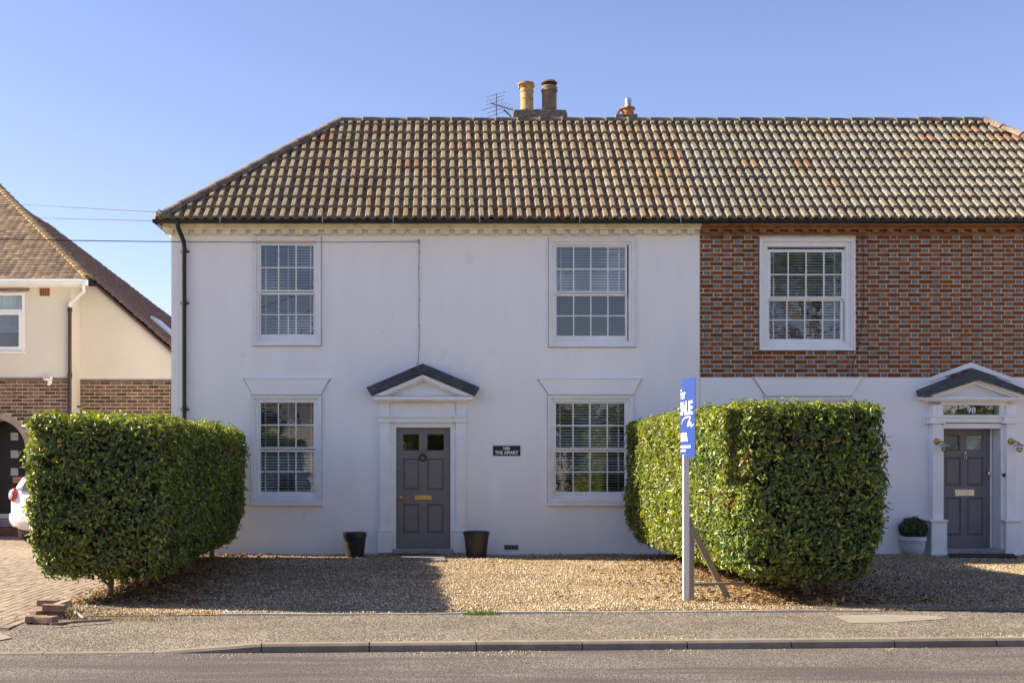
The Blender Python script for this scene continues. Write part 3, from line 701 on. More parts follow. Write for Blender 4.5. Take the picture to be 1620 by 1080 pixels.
# side gutter along the left eave, seen from below
mb = MB(); yc = EY - .035
mb.tube([(HIP_L - .06, EY - .05, EZ - .03), (HIP_L - .06, EY + 2 * RUN, EZ - .03)], 0.055, 8); mb.build('side_gutter', BLACKP, h100)
mb = MB(); mb.box(HIP_L, XL, EY + .1, EY + 2 * RUN - .1, EZ - .10, EZ - .08); mb.box(XL - .09, XL, 0.0, 5.1, EZ - .16, EZ - .10); mb.build('side_soffit', CREAMT, h100)
xd = fx(291.5, -.06)
mb = MB(); mb.tube([(xd - .05, EY - .03, EZ - .05), (xd - .05, EY - .03, EZ - .12), (xd - .03, EY + .06, EZ - .20), (xd, -.09, EZ - .32), (xd, -.07, EZ - .40), (xd, -.07, 2.5), (xd, -.07, 0.12), (xd, -.12, 0.03)], 0.038, 10)
for z in (5.0, 4.15, 2.4, 1.0): mb.lathe([(0.046, -.04), (0.046, .04)], (xd, -.07, z), 10); mb.box(xd - .07, xd + .07, -.012, 0.0, z - .015, z + .015)
mb.build('downpipe', BLACKP, h100, smooth=True)

# chimneys
def chimney(house, pxs, pys, yc, depth, m):
    mb = MB(); y0 = yc - depth / 2
    x0, x1 = fx(pxs[0], y0), fx(pxs[1], y0); zt = fz(pys[0], y0)
    mb.box(x0 + .05, x1 - .05, y0 + .05, y0 + depth - .05, 5.2, zt - .2)
    mb.prism([(x0 + .02, zt - .25), (x1 - .02, zt - .25), (x1, zt - .1), (x1 - .03, zt - .015), (x1 - .25, zt), (x0 + .25, zt), (x0 + .03, zt - .01), (x0, zt - .1)], y0, y0 + depth)
    return mb.build('chimney_stack', m, house, bevel=0.015)
st = chimney(h100, (811, 898), (172.5, 186), 3.1, 0.6, CEMENT)
def pot(stack, name, px0, px1, py0, py1, y, prof, m, n=24):
    x = (fx(px0, y) + fx(px1, y)) / 2; r = (fx(px1, y) - fx(px0, y)) / 2; z0, z1 = fz(py1, y), fz(py0, y)
    mb = MB(); mb.lathe([(r * a, (z1 - z0) * b) for a, b in prof], (x, y, z0), n); o = mb.build(name, m, stack, smooth=True)
    return x, r, z0, z1
x, r, z0, z1 = pot(st, 'chimney_pot', 821, 846, 136, 173, 3.1, [(.80, -.05), (.80, .40), (.86, .42), (.86, .46), (.80, .47), (.80, .70), (.88, .72), (.88, .77), (.78, .79), (.80, .88), (1.0, .95), (1.0, 1.0), (.8, 1.0), (.8, .9)], POTY)
mb = MB(); mb.lathe([(r * .95, -.02), (r * 1.08, 0.0), (r * 1.02, .035)], (x - .02, 3.1, z1 + .01), 20); mb.build('pot_rim', TERRA, st, smooth=True)
mb = MB(); mb.tube([(x - r * 1.05, 3.0, z1 - .02), (x - r * 1.0, 2.95, z0 + .35)], .016, 6); mb.build('pot_strap', IRON, st)
x, r, z0, z1 = pot(st, 'chimney_pot', 856, 882, 137, 173, 3.12, [(.93, -.05), (.90, .1), (.90, .72), (1.0, .76), (1.0, .84), (.92, .86), (.96, .95), (.86, 1.0), (.6, 1.0)], POTB)
for k in range(4):
    a = k * math.pi / 2 + .5; mb = MB(); mb.tube([(x + r * .75 * math.cos(a), 3.12 + r * .75 * math.sin(a), z1 - .1), (x + r * .75 * math.cos(a), 3.12 + r * .75 * math.sin(a), z1 + .09)], .009, 5); mb.build('cowl_leg', IRON, st)
mb = MB(); mb.lathe([(.02, .12), (r * .7, .105), (r * 1.0, .06), (r * .98, .05), (.03, .09)], (x, 3.12, z1), 24); mb.build('cowl', mat('rusted_cowl', (.10, .045, .03), .8, .3, 12), st, smooth=True)
# aerial
ya = 3.0
def A(px, py, y=ya): return Vector((fx(px, y), y, fz(py, y)))
aer = empty('tv_aerial', 'thin metal television aerial clamped beside the large chimney stack', 'aerial', A(808, 186))
def loc(vs): return [v - aer.location for v in vs]
mb = MB(); mb.tube(loc([A(808, 195), A(808, 184), A(797, 174)]), .014, 6); mb.build('mast', IRON, aer)
mb = MB(); mb.tube(loc([A(775, 163), A(812, 174.5, 3.3)]), .011, 6); mb.build('boom', IRON, aer)
mb = MB(); mb.tube(loc([A(785.5, 149), A(785, 184)]), .009, 6); mb.tube(loc([A(763, 175), A(783, 168)]), .006, 5); mb.build('reflector_bar', IRON, aer)
em = MB().tube([(-.5, 0, -.15), (.5, 0, .15)], .0045, 5).mesh('element', STEEL)
for (a, b, c, d) in ((770, 154, 800, 145), (769, 160.5, 798, 151), (768, 166.5, 797, 157), (770, 180, 796, 171), (772, 185, 797, 177)):
    mb = MB(); mb.tube(loc([A(a, b, 2.95), A(c, d, 3.05)]), .0055, 5); mb.build('element', STEEL, aer)
for i in range(6):
    t = i / 5; p = A(789 + 20 * t, 166.5 + 6.5 * t, 3.1 + .15 * t); mb = MB(); mb.tube(loc([p + Vector((-.09, -.08, -.09)), p + Vector((.09, .08, .09))]), .0045, 5); mb.build('element', STEEL, aer)

# porch 100
po = MB(); po.pbox(616.5, 626.6, 668, 874, -0.03, 0.05); po.pbox(712.5, 721.6, 668, 874, -0.03, 0.05); po.pbox(626.6, 712.5, 668, 676, -0.03, 0.05)
porch = po.build('porch', WOODW, h100, bevel=0.004)
for a, b, c, d in ((600.7, 616.5, 597.6, 620), (721.6, 737.4, 718, 738)):
    mb = MB(); mb.pbox(a, b, 667, 840, -0.10, 0.0); mb.pbox(a + 3, b - 3, 674, 836, -0.106, -0.1); mb.build('pilaster', WOODW, porch, bevel=0.005)
    mb = MB(); mb.pbox(c, d, 839.5, 874.5, -0.14, 0.0); mb.pbox(c - .8, d + .8, 838, 841, -0.15, 0.0); mb.build('plinth', WOODW, porch, bevel=0.006)
    mb = MB(); mb.pbox(a - 2, b + 2, 659.5, 668, -0.125, 0.0); mb.pbox(a - 4.5, b + 4, 656.5, 659.5, -0.15, 0.0); mb.build('capital', WOODW, porch, bevel=0.004)
    mb = MB(); mb.pbox(a, b, 637, 656.5, -0.10, 0.0); mb.pbox(a - 1.5, b + 1.5, 634, 637.5, -0.13, 0.0); mb.build('frieze_block', WOODW, porch, bevel=0.004)
mb = MB(); mb.pbox(618, 720, 660, 668, -0.085, 0.0); mb.pbox(618, 720, 656.5, 660, -0.105, 0.0); mb.build('architrave', WOODW, porch, bevel=0.004)
mb = MB(); mb.pbox(617, 721, 633, 656.5, -0.06, 0.0); mb.build('frieze', WOODW, porch)
mb = MB(); mb.pbox(590.5, 748, 626.5, 632.5, -0.22, 0.0); mb.pbox(596, 742, 632.5, 635, -0.17, 0.0); mb.build('cornice', WOODW, porch, bevel=0.005)
def gable(pts_out, pts_in, yf, yb):
    o = [(fx(a, yf), fz(b, yf)) for a, b in pts_out]; i = [(fx(a, yf), fz(b, yf)) for a, b in pts_in]
    mb = MB(); mb.prism([o[0], i[0], i[1], o[1]], yf, yb); mb.prism([o[1], i[1], i[2], o[2]], yf, yb); return mb
gable([(590, 625.5), (669, 592), (749, 625.5)], [(606, 625.5), (669, 598.5), (733, 625.5)], -0.21, 0.0).build('rake_moulding', WOODW, porch, bevel=0.004)
gable([(597, 625.8), (669, 596), (742, 625.8)], [(612, 625.8), (669, 601.5), (727, 625.8)], -0.17, 0.0).build('inner_moulding', WOODW, porch, bevel=0.004)
mb = MB(); mb.prism([(fx(608), fz(626)), (fx(731), fz(626)), (fx(669), fz(600))], -0.05, 0.0); mb.build('tympanum', RENDER98, porch)
gable([(579.5, 612.5), (669, 574.5), (759.5, 612.5)], [(587, 625), (669, 590.5), (752, 625.5)], -0.245, -0.0).build('lead_roof', LEAD, porch, bevel=0.008)
# doors
def door(house, px, py, y, panes, panels, m, knob, lp, lpm, name='door'):
    mb = MB(); x0, x1, z0, z1 = fx(px[0], y), fx(px[1], y), fz(py[1], y), fz(py[0], y)
    holes = [(fx(a, y), fx(b, y), fz(d, y), fz(c, y)) for a, b, c, d in panes + panels]
    xs = sorted({x0, x1, *[h[0] for h in holes], *[h[1] for h in holes]}); zs = sorted({z0, z1, *[h[2] for h in holes], *[h[3] for h in holes]})
    for i in range(len(xs) - 1):
        for j in range(len(zs) - 1):
            cx, cz = (xs[i] + xs[i + 1]) / 2, (zs[j] + zs[j + 1]) / 2
            if any(h[0] < cx < h[1] and h[2] < cz < h[3] for h in holes): continue
            mb.add([(xs[i], y, zs[j]), (xs[i + 1], y, zs[j]), (xs[i + 1], y, zs[j + 1]), (xs[i], y, zs[j + 1])], [(0, 1, 2, 3)])
    for a, b, c, d in holes:
        k = 0.012; yy = y + 0.02
        o = [(a, y, c), (b, y, c), (b, y, d), (a, y, d)]; i = [(a + k, yy, c + k), (b - k, yy, c + k), (b - k, yy, d - k), (a + k, yy, d - k)]
        mb.add(o + i, [(0, 1, 5, 4), (1, 2, 6, 5), (2, 3, 7, 6), (3, 0, 4, 7)])
    dr = mb.build(name, m, house)
    for t, (a, b, c, d) in enumerate(holes):
        k = 0.0125
        if t < len(panes):
            g = MB(); g.add([(a + k, y + .018, c + k), (b - k, y + .018, c + k), (b - k, y + .019, d - k), (a + k, y + .019, d - k)], [(0, 1, 2, 3)]); g.build('pane', GLASS, dr)
        else:
            g = MB(); e = 0.03; o = [(a + k, y + .0195, c + k), (b - k, y + .0195, c + k), (b - k, y + .0195, d - k), (a + k, y + .0195, d - k)]
            i = [(a + k + e, y + .004, c + k + e), (b - k - e, y + .004, c + k + e), (b - k - e, y + .004, d - k - e), (a + k + e, y + .004, d - k - e)]
            g.add(o + i, [(0, 1, 5, 4), (1, 2, 6, 5), (2, 3, 7, 6), (3, 0, 4, 7), (4, 5, 6, 7)]); g.build('panel', m, dr)
    g = MB(); g.lathe([(.012, 0), (.03, -.004), (.03, -.01), (.012, -.012), (.012, -.035), (.028, -.045), (.034, -.06), (.026, -.074), (.006, -.08)], (fx(knob[0], y), y, fz(knob[1], y)), 16, 'y'); g.build('knob', lpm, dr, smooth=True)
    g = MB(); x0, x1, z0, z1 = fx(lp[0], y), fx(lp[1], y), fz(lp[3], y), fz(lp[2], y)
    g.box(x0, x1, y - .007, y, z0, z1); g.box(x0 + .025, x1 - .025, y - .014, y - .007, z0 + .018, z1 - .018); g.build('letter_plate', lpm, dr, bevel=.004)
    return dr
yd = 0.055
d100 = door(h100, (625.5, 713.5), (675, 868), yd, [(636.6, 663.7, 686, 713), (675.4, 703, 686, 713)],
     [(637.5, 663, 725, 775), (675.5, 702, 725, 775), (637.5, 663, 797, 843), (675.5, 702, 797, 843)], DOORG, (634, 786.6), (656, 683, 783, 790.5), BRASS)
mb = MB(); c = Vector((fx(669, yd), yd - .03, fz(723.7, yd))); pts = [c + Vector((.052 * math.cos(a), 0, .052 * math.sin(a))) for a in [2 * math.pi * k / 16 for k in range(17)]]
mb.tube(pts, .013, 6); mb.lathe([(.022, .03), (.022, -.012)], c + Vector((0, 0, .055)), 10, 'y'); mb.build('knocker', IRON, d100, smooth=True)
for py in (739, 806): mb = MB(); mb.lathe([(.013, 0), (.013, -.008), (.004, -.012)], (fx(630.5, yd), yd, fz(py, yd)), 10, 'y'); mb.build('lock', BRASS, d100)
mb = MB(); mb.pbox(622, 716, 868.5, 876, -.16, .12); mb.build('door_step', STEPM, h100, bevel=.008)
mb = MB(); q = [G(634, 890), G(706, 890), G(702, 882.5), G(632, 882.5)]; mb.add([(p.x, p.y, .042) for p in q] + [(p.x, p.y, 0) for p in q], [(0, 1, 2, 3), (0, 4, 5, 1), (1, 5, 6, 2), (3, 7, 4, 0)])
tag(mb.build('paving_slab', SLABM, bevel=.006), 'grey stone slab in the gravel below the central door', 'paving slab')
mb = MB(); c = G(612, 0 or 600, 0) if False else None
# plaque, air brick, hidden cable coil
pl = empty('house_plaque', 'small black name plaque beside the central door', 'plaque', (fx(801.5), 0, fz(712.5)))
mb = MB(); w = (fx(823) - fx(780)) / 2; hgt = (fz(705) - fz(720.5)) / 2; mb.box(-w, w, -.018, -.003, -hgt, hgt); mb.build('plate', PLAQUE, pl, bevel=.003)
RX = Matrix.Rotation(R(90), 4, 'X')
lettering('100', .066, SIGNW, Matrix.Translation((0, -.0195, .016)) @ RX, pl, bold=.0022, width=.105)
lettering('THE APIARY', .078, SIGNW, Matrix.Translation((0, -.0195, -.058)) @ RX, pl, bold=.0022, width=.39)
ab = MB(); ab.pbox(797.5, 820, 861.5, 869, -.012, 0.0); air = ab.build('air_brick', mat('airbrick', (.25, .22, .2), .9, .2, 20), h100)
for k in range(4): mb = MB(); mb.pbox(799 + k * 5.1, 803 + k * 5.1, 862.8, 867.8, -.0145, -.012); mb.build('vent_hole', IRON, air)

# ---- house 98
h98 = empty('brick_house', 'attached red and grey brick house with dark panelled door numbered 98', 'house', (0, 0, 0))
W5 = ((1201, 1352, 376.5, 554.5), (1219, 1332), (399, 469.4), (476, 536)); W6 = ((1209, 1346, 628, 797), (1223, 1332), (641, 711), (718, 780))
hs = [hole(W5), hole(W6)]; x98 = 8.83
D98 = (fx(1488, -.1), fx(1585, -.1), -0.05, fz(677))
F98 = (fx(1491), fx(1584), fz(655.5), fz(639))
zb = fz(597)
wall_holes('rendered_wall', RENDER98, XP + .002, XR, -0.1, zb, 0.0, [hs[1], D98, F98], 0.25, h98)
bw98 = wall_holes('brick_wall', MORTAR, XP + .002, XR, zb, EZ - .02, 0.0, [hs[0]], 0.22, h98)
mb = MB(); mb.add([(XR, 0, -.1), (XR, 0, EZ), (XR, 5.1, EZ), (XR, 5.1, -.1)], [(0, 1, 2, 3)]); mb.add([(XP + .002, 5.1, -.1), (XR, 5.1, -.1), (XR, 5.1, EZ), (XP + .002, 5.1, EZ)], [(0, 1, 2, 3)]); mb.build('flank_wall', RENDER98, h98)
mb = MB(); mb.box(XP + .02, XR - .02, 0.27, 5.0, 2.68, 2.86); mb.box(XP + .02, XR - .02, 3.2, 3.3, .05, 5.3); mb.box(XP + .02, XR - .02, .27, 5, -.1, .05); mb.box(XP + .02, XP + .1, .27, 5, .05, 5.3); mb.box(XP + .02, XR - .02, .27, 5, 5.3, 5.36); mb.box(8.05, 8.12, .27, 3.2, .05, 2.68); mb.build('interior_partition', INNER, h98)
make_window(h98, *W5, 4, drop=1, lx=(1217, 1330)); make_window(h98, *W6, 4, sill=True)
make_blind('white blind lowered in the sash window of the brick wall', fx(1212), fx(1340), fz(383), fz(541), 0.17, tilt=20, tapes=(0.12, 0.88))
make_blind('white blind in the window hidden behind the right hedge', fx(1218), fx(1337), fz(634), fz(784), 0.17, tilt=25)
keystone(h98, 1192, 1364, 1211, 1345, 597.5, 626, RENDER98)
# bricks in Flemish bond
def brick(x0, x1, z0, z1, yf): 
    mb = MB(); e = .003
    return mb.add([(x0, .004, z0), (x1, .004, z0), (x1, .004, z1), (x0, .004, z1), (x0 + e, yf, z0 + e), (x1 - e, yf, z0 + e), (x1 - e, yf, z1 - e), (x0 + e, yf, z1 - e)], [(0, 1, 5, 4), (1, 2, 6, 5), (2, 3, 7, 6), (3, 0, 4, 7), (4, 5, 6, 7)])
bricks = []; CP = 0.0733; PP = 0.343; hx0, hx1, hz0, hz1 = hs[0]; hx0 -= .034; hx1 += .034; hz0 -= .034; hz1 += .034
ztop = fz(372.5); nc = int((ztop - zb) / CP)
for c in range(nc + 1):
    z0 = zb + .008 + c * CP; z1 = min(z0 + CP - .0095, ztop - .002)
    if z1 - z0 < .02: continue
    x = XP + .006 - (PP / 2 if c % 2 else 0) + random.uniform(-.008, .008)
    while x < XR:
        for (wd, kind) in ((0.222, 0), (0.101, 1)):
            a, b = max(x, XP + .006), min(x + wd + random.uniform(-.006, .006), XR); x += wd + .010
            segs = [(a, b)]
            if z1 > hz0 and z0 < hz1:
                segs = []
                if a < hx0: segs.append((a, min(b, hx0 - .003)))
                if b > hx1: segs.append((max(a, hx1 + .003), b))
            for (p, q) in segs:
                if q - p > .022: bricks.append((p, q, z0 + random.uniform(-.0015, .0015), z1 + random.uniform(-.002, .001), kind, -.003 - random.random() * .003))
bricks.sort(key=lambda b: (b[4] == 1 or b[1] - b[0] < .15, b[0]))
restR, restB = MB(), MB()
cache = {}
for k, (a, b, z0, z1, kind, yf) in enumerate(bricks):
    km = BRICKB if (kind == 1 and random.random() < .93) else BRICKR
    if k < 300:
        key = round((b - a) / .004)
        if key not in cache:
            w = key * .004; cache[key] = brick(-w / 2, w / 2, -.0318, .0318, -.005).mesh('brick', BRICKR)
        o = inst('brick', cache[key], bw98, ((a + b) / 2, random.uniform(-.001, .001), (z0 + z1) / 2)); o.rotation_euler = (0, random.gauss(0, .003), 0)
    else:
        t = brick(a, b, z0, z1, yf); (restB if km is BRICKB else restR).add(t.v, t.f)
tag(restR.build('bricks_beyond', BRICKR, bw98), kind='stuff'); tag(restB.build('header_bricks', BRICKB, bw98), kind='stuff')
cornice(h98, XP + .003, XR, BRICKD, BRICKD, 0.232, 0.105, True)
r98 = roof(h98, XP, XR, False, True, 0, t98)
g98 = gutter(h98, XP + .004, HIP_R + .1, stop=False)
for px in (1166, 1281, 1351, 1440, 1530):
    mb = MB(); x = fx(px, EY - .1); mb.box(x - .006, x + .006, EY - .103, EY - .098, EZ - .06, EZ + .05); mb.build('gutter_bracket', IRON, g98)
st = chimney(h98, (971, 1003), (183, 195), 3.6, 0.5, CEMENT) if False else None
mb = MB(); y = 3.4; mb.box(fx(972, y), fx(1006, y), 3.2, 3.65, 6.0, fz(185, y)); 
st98 = mb.build('chimney_stack', CEMENT, h100, bevel=.01)
x, r, z0, z1 = pot(st98, 'chimney_pot', 981, 1005, 171, 188, 3.4, [(.80, -.3), (.80, .45), (.85, .48), (.80, .52), (.80, .80), (1.0, .86), (1.0, .98), (.5, 1.0)], TERRA)
mb = MB(); mb.lathe([(.065, -.02), (.065, .04), (.06, .05), (.06, .12), (.067, .125), (.067, .17), (.05, .18)], (x + .01, 3.4, z1), 18); mb.build('flue_terminal', STEEL, st98, smooth=True)
mb = MB(); mb.tube([(x - .08, 3.4, z1 - .03), (x - .17, 3.35, z1 - .06), (x - .19, 3.35, z1 - .12)], .03, 6); mb.build('mortar_lump', POTB, st98)

# porch 98
po = MB(); po.pbox(1489, 1493, 671, 876, -.09, .2); po.pbox(1583.5, 1592, 671, 878, -.09, .3)
po.pbox(1566.5, 1570, 676, 868, .19, .24); po.pbox(1493.2, 1583.3, 669.5, 677.5, -.09, .24)
porch = po.build('porch', WOODW, h98, bevel=.004)
for a, b, c, d in ((1476, 1490, 1474, 1498.5), (1592.4, 1607.4, 1592, 1616)):
    mb = MB(); mb.pbox(a, b, 669, 824, -.15, 0.0); mb.build('pilaster', WOODW, porch, bevel=.005)
    mb = MB(); mb.pbox(c, d, 825, 879, -.22, 0.0); mb.pbox(c - 2, d + 2, 822, 825, -.25, 0.0); mb.pbox(c - 1, d + 1, 873.5, 879.5, -.235, 0.0); mb.build('plinth', WOODW, porch, bevel=.005)
    mb = MB(); mb.pbox(a - 3, b + 4, 660, 666.5, -.18, 0.0); mb.pbox(a - 6, b + 6, 666.5, 669.5, -.2, 0.0); mb.pbox(a - 5, b + 5, 656.8, 660, -.2, 0.0); mb.build('capital', WOODW, porch, bevel=.004)
    mb = MB(); mb.pbox(a, b + 1, 640, 657, -.15, 0.0); mb.build('frieze_block', WOODW, porch, bevel=.004)
mb = MB(); mb.pbox(1490, 1593, 660, 668, -.13, 0.0); mb.pbox(1490, 1593, 656.5, 660, -.16, 0.0); mb.build('architrave', WOODW, porch, bevel=.004)
mb = MB(); mb.pbox(1489, 1594, 634, 640.5, -.12, 0.0); mb.pbox(1489, 1492.2, 640.5, 656.5, -.11, 0.0); mb.pbox(1583, 1594, 640.5, 656.5, -.11, 0.0); mb.build('frieze', WOODW, porch)
mb = MB(); mb.pbox(1460, 1625, 628, 631.5, -.25, 0.0); mb.pbox(1465, 1619, 631.5, 634.5, -.21, 0.0); mb.build('cornice', WOODW, porch, bevel=.005)
mb = MB(); mb.add([(fx(1492, -.06), -.06, fz(655, -.06)), (fx(1583.5, -.06), -.06, fz(655, -.06)), (fx(1583.5, -.06), -.061, fz(640, -.06)), (fx(1492, -.06), -.061, fz(640, -.06))], [(0, 1, 2, 3)]); fan = mb.build('fanlight', GLASS, porch)
mb = MB(); mb.pbox(1490, 1586, 638, 657, .255, .262); mb.build('fanlight_backing', DARKDOOR, porch)
lettering('98', .135, SIGNW, Matrix.Translation((fx(1536.5, -.07), -.078, fz(652.8, -.07))) @ RX, porch, bold=.0015, width=.14)
AX = fx(1547.5, -.28)
def gable2(zl, za, half_o, half_i, th, yf, yb, name, m, drop=0.0):
    mb = MB()
    for s in (-1, 1):
        o0, o1 = (AX + s * half_o, zl), (AX, za); i0, i1 = (AX + s * half_i, zl - th * .55), (AX, za - th)
        vs = [(o0[0], yf, o0[1] - drop), (o1[0], yf, o1[1] - drop), (i1[0], yf, i1[1] - drop), (i0[0], yf, i0[1] - drop), (o0[0], yb, o0[1]), (o1[0], yb, o1[1]), (i1[0], yb, i1[1]), (i0[0], yb, i0[1])]
        mb.add(vs, [(0, 1, 2, 3), (4, 5, 6, 7), (0, 1, 5, 4), (2, 3, 7, 6), (0, 4, 7, 3)])
    return mb.build(name, m, porch)
zc = fz(628, -.25)
gable2(zc + .125, zc + .475, .90, .885, .15, -.30, 0.0, 'lead_roof', LEAD, .05)
gable2(zc + .045, zc + .355, .83, .70, .085, -.26, 0.0, 'rake_moulding', WOODW)
gable2(zc + .012, zc + .265, .74, .64, .05, -.20, 0.0, 'inner_moulding', WOODW)
mb = MB(); mb.prism([(AX - .7, zc), (AX + .7, zc), (AX, zc + .26)], -.09, 0.0); mb.build('tympanum', RENDER98, porch)
mb = MB()
for s in (-1, 1): mb.add([(AX + s * .66, y, z) for y in (-.02, 0) for z in (fz(600) - .03, fz(600) + .04)] + [(AX, y, z) for y in (-.02, 0) for z in (zc + .50, zc + .585)], [(0, 1, 5, 4), (2, 3, 7, 6), (1, 3, 7, 5), (0, 1, 3, 2)])
mb.build('flashing', RENDER98, porch)
yd = .2
d98 = door(h98, (1488, 1567), (678, 868), yd, [(1494.4, 1519, 687.5, 713), (1529, 1555, 687.5, 713)],
     [(1495, 1520, 723, 768), (1529.5, 1556, 723, 768), (1496, 1520.5, 787, 847), (1529.5, 1556, 787, 847)], DOOR98, (1562.5, 748), (1510.8, 1541, 773.7, 784), CHROME)
mb = MB(); c = Vector((fx(1526, yd), yd - .02, fz(721, yd))); mb.tube([c + Vector((0, 0, .06)), c + Vector((-.02, -.01, .02)), c + Vector((-.022, -.012, -.03)), c + Vector((0, -.012, -.06)), c + Vector((.022, -.012, -.03)), c + Vector((.02, -.01, .02)), c + Vector((0, 0, .06))], .007, 6); mb.lathe([(.016, .02), (.016, -.01)], c + Vector((0, 0, .055)), 10, 'y'); mb.build('knocker', CHROME, d98)
mb = MB(); mb.pbox(1494, 1519, 687, 713, .27, .275); mb.pbox(1528, 1556, 687, 713, .27, .275); mb.build('door_net', CURTAIN, d98)
mb = MB(); mb.lathe([(.03, 0), (.03, -.02), (.024, -.025)], (fx(1588, -.09), -.09, fz(751, -.09)), 12, 'y'); mb.build('doorbell', BLACKP, porch)
mb = MB(); mb.pbox(1496, 1594, 869, 876.5, -.2, .3); mb.build('door_step', STEPM, h98, bevel=.008)
mb = MB(); q = [G(1503, 884.5), G(1609, 884.5), G(1600, 877), G(1500, 877)]; mb.add([(p.x, p.y, .045) for p in q] + [(p.x, p.y, .01) for p in q], [(0, 1, 2, 3), (0, 4, 5, 1), (1, 5, 6, 2), (3, 7, 4, 0)])
tag(mb.build('door_mat', MATB), 'dark brown mat on the gravel below the door numbered 98', 'door mat')
def lamp(px, py, lab):
    y = -.15; c = Vector((fx(px, y), y, fz(py, y))); l = empty('wall_lamp', lab, 'lamp', c, 'brass lamps either side of the door numbered 98')
    mb = MB(); mb.lathe([(.055, 0), (.055, -.012), (.045, -.03), (.02, -.04)], (0, 0, 0), 18, 'y'); mb.build('wall_plate', BRASS, l, smooth=True)
    mb = MB(); mb.tube([(0, -.03, 0), (.03, -.09, .0), (.06, -.13, -.02), (.07, -.14, -.05)], .018, 8); mb.build('arm', BRASS, l, smooth=True)
    mb = MB(); mb.lathe([(.02, -.02), (.03, -.03), (.085, -.062), (.088, -.07), (.03, -.05)], (.07, -.14, -.01), 20); mb.build('shade', STEEL, l, smooth=True)
    mb = MB(); mb.lathe([(.03, -.08), (.042, -.1), (.042, -.14), (.02, -.165)], (.07, -.14, -.01), 14); mb.build('globe', glassmat('lamp_glass', 1.5), l, smooth=True)
    for r_, zz in ((.055, -.10), (.05, -.125), (.035, -.15)):
        mb = MB(); mb.tube([(.07 + r_ * math.cos(a), -.14 + r_ * math.sin(a), zz - .01) for a in [2 * math.pi * k / 14 for k in range(15)]], .0045, 5); mb.build('cage_ring', BRASS, l)
    for k in range(3):
        a = k * 2.1; mb = MB(); mb.tube([(.07 + .055 * math.cos(a), -.14 + .055 * math.sin(a), -.07), (.07 + .052 * math.cos(a), -.14 + .052 * math.sin(a), -.14), (.07, -.14, -.175)], .0045, 5); mb.build('cage_bar', BRASS, l)
lamp(1482, 698, 'brass caged wall lamp on the pilaster left of door 98'); lamp(1599.5, 698, 'brass caged wall lamp on the pilaster right of door 98')
# cable down the brick wall
def cable(name, pts, r, m, label):
    mb = MB(); mb.tube(pts, r, 6); return tag(mb.build(name, m, smooth=True), label, 'cable')
cable('wall_cable', [(fx(px, -.025), -.025, fz(py, -.025)) for px, py in ((1360, 366), (1365, 375), (1366, 420), (1367, 470), (1364, 510), (1359, 545), (1356, 556), (1349, 575), (1347, 600), (1349, 615), (1345, 632))], .0055, WIREM, 'thin black cable running down the brick wall beside its window')
cable('wall_cable', [(fx(px, -.02), -.02, fz(py, -.02)) for px, py in ((1336, 557), (1342, 560), (1347, 575), (1345, 592), (1343, 606), (1347, 622))], .006, WIREG, 'short pale cable hanging below the window of the brick wall')
# ------------------------------------------------------------------ left neighbour
YN, YN2 = 4.8, 5.4
def nx_(px, y=YN): return fx(px, y)
def nz_(py, y=YN): return fz(py, y)
nb = empty('neighbour_house', 'cream and brown brick house with plain clay tile roof on the left', 'house', (0, 0, 0))
XC = nx_(113); NXL = -15.0; EZN = 5.20; zbr = nz_(597.5)
acx, acz, aro, ari = nx_(-8), nz_(711.5), .77, .64
WN = (nx_(-60), nx_(39), nz_(557), nz_(463))
wall_holes('upper_wall', CREAMR, NXL, XC, zbr, EZN, YN, [(WN[0], WN[1], WN[2], WN[3])], .15, nb)
mb = MB(); mb.add([(XC, YN, -.1), (XC, YN, EZN), (XC, YN2, EZN), (XC, YN2, -.1)], [(0, 1, 2, 3)]); mb.add([(XC, YN2, fz(600, YN2)), (-4.80, YN2, fz(600, YN2)), (fx(137, YN - .3) - .08, YN2, 5.22), (XC, YN2, 5.22)], [(0, 1, 2, 3)]); mb.build('side_wall', CREAMR, nb)
# brick base with an arched porch opening
mb = MB(); N = 20
arc = [(acx + ari * math.cos(math.pi * i / N), acz + ari * math.sin(math.pi * i / N)) for i in range(N + 1)]
mb.add([(NXL, YN, -.1), (acx - ari, YN, -.1), (acx - ari, YN, zbr), (NXL, YN, zbr), (acx + ari, YN, -.1), (XC, YN, -.1), (XC, YN, zbr), (acx + ari, YN, zbr)], [(0, 1, 2, 3), (4, 5, 6, 7)])
for i in range(N):
    (a, b), (c, d) = arc[i], arc[i + 1]; mb.add([(a, YN, b), (a, YN, zbr), (c, YN, zbr), (c, YN, d)], [(0, 1, 2, 3)])
path = [(acx + ari, -.1)] + arc + [(acx - ari, -.1)]
for i in range(len(path) - 1):
    (a, b), (c, d) = path[i], path[i + 1]; mb.add([(a, YN, b), (c, YN, d), (c, YN + 1.0, d), (a, YN + 1.0, b)], [(0, 1, 2, 3)])
mb.add([(XC + .002, YN2, -.1), (-4.80, YN2, -.1), (-4.80, YN2, fz(600, YN2)), (XC + .002, YN2, fz(600, YN2))], [(0, 1, 2, 3)])
nbw = mb.build('brick_base', MORTAR, nb)
mb = MB()
for i in range(N):
    pts = [(acx + r_ * math.cos(math.pi * t / N), acz + r_ * math.sin(math.pi * t / N)) for r_, t in ((aro, i), (aro, i + 1), (ari - .004, i + 1), (ari - .004, i))]
    mb.prism(pts, YN - .03, YN + .02)
mb.build('arch_ring', mat('arch_render', (.34, .27, .20), .9, .15, 8, .3, 40), nb)
dn = MB(); dn.box(acx - .62, acx + .60, YN + .9, YN + .95, .35, acz + .62); dn = dn.build('door', DARKDOOR, nb)
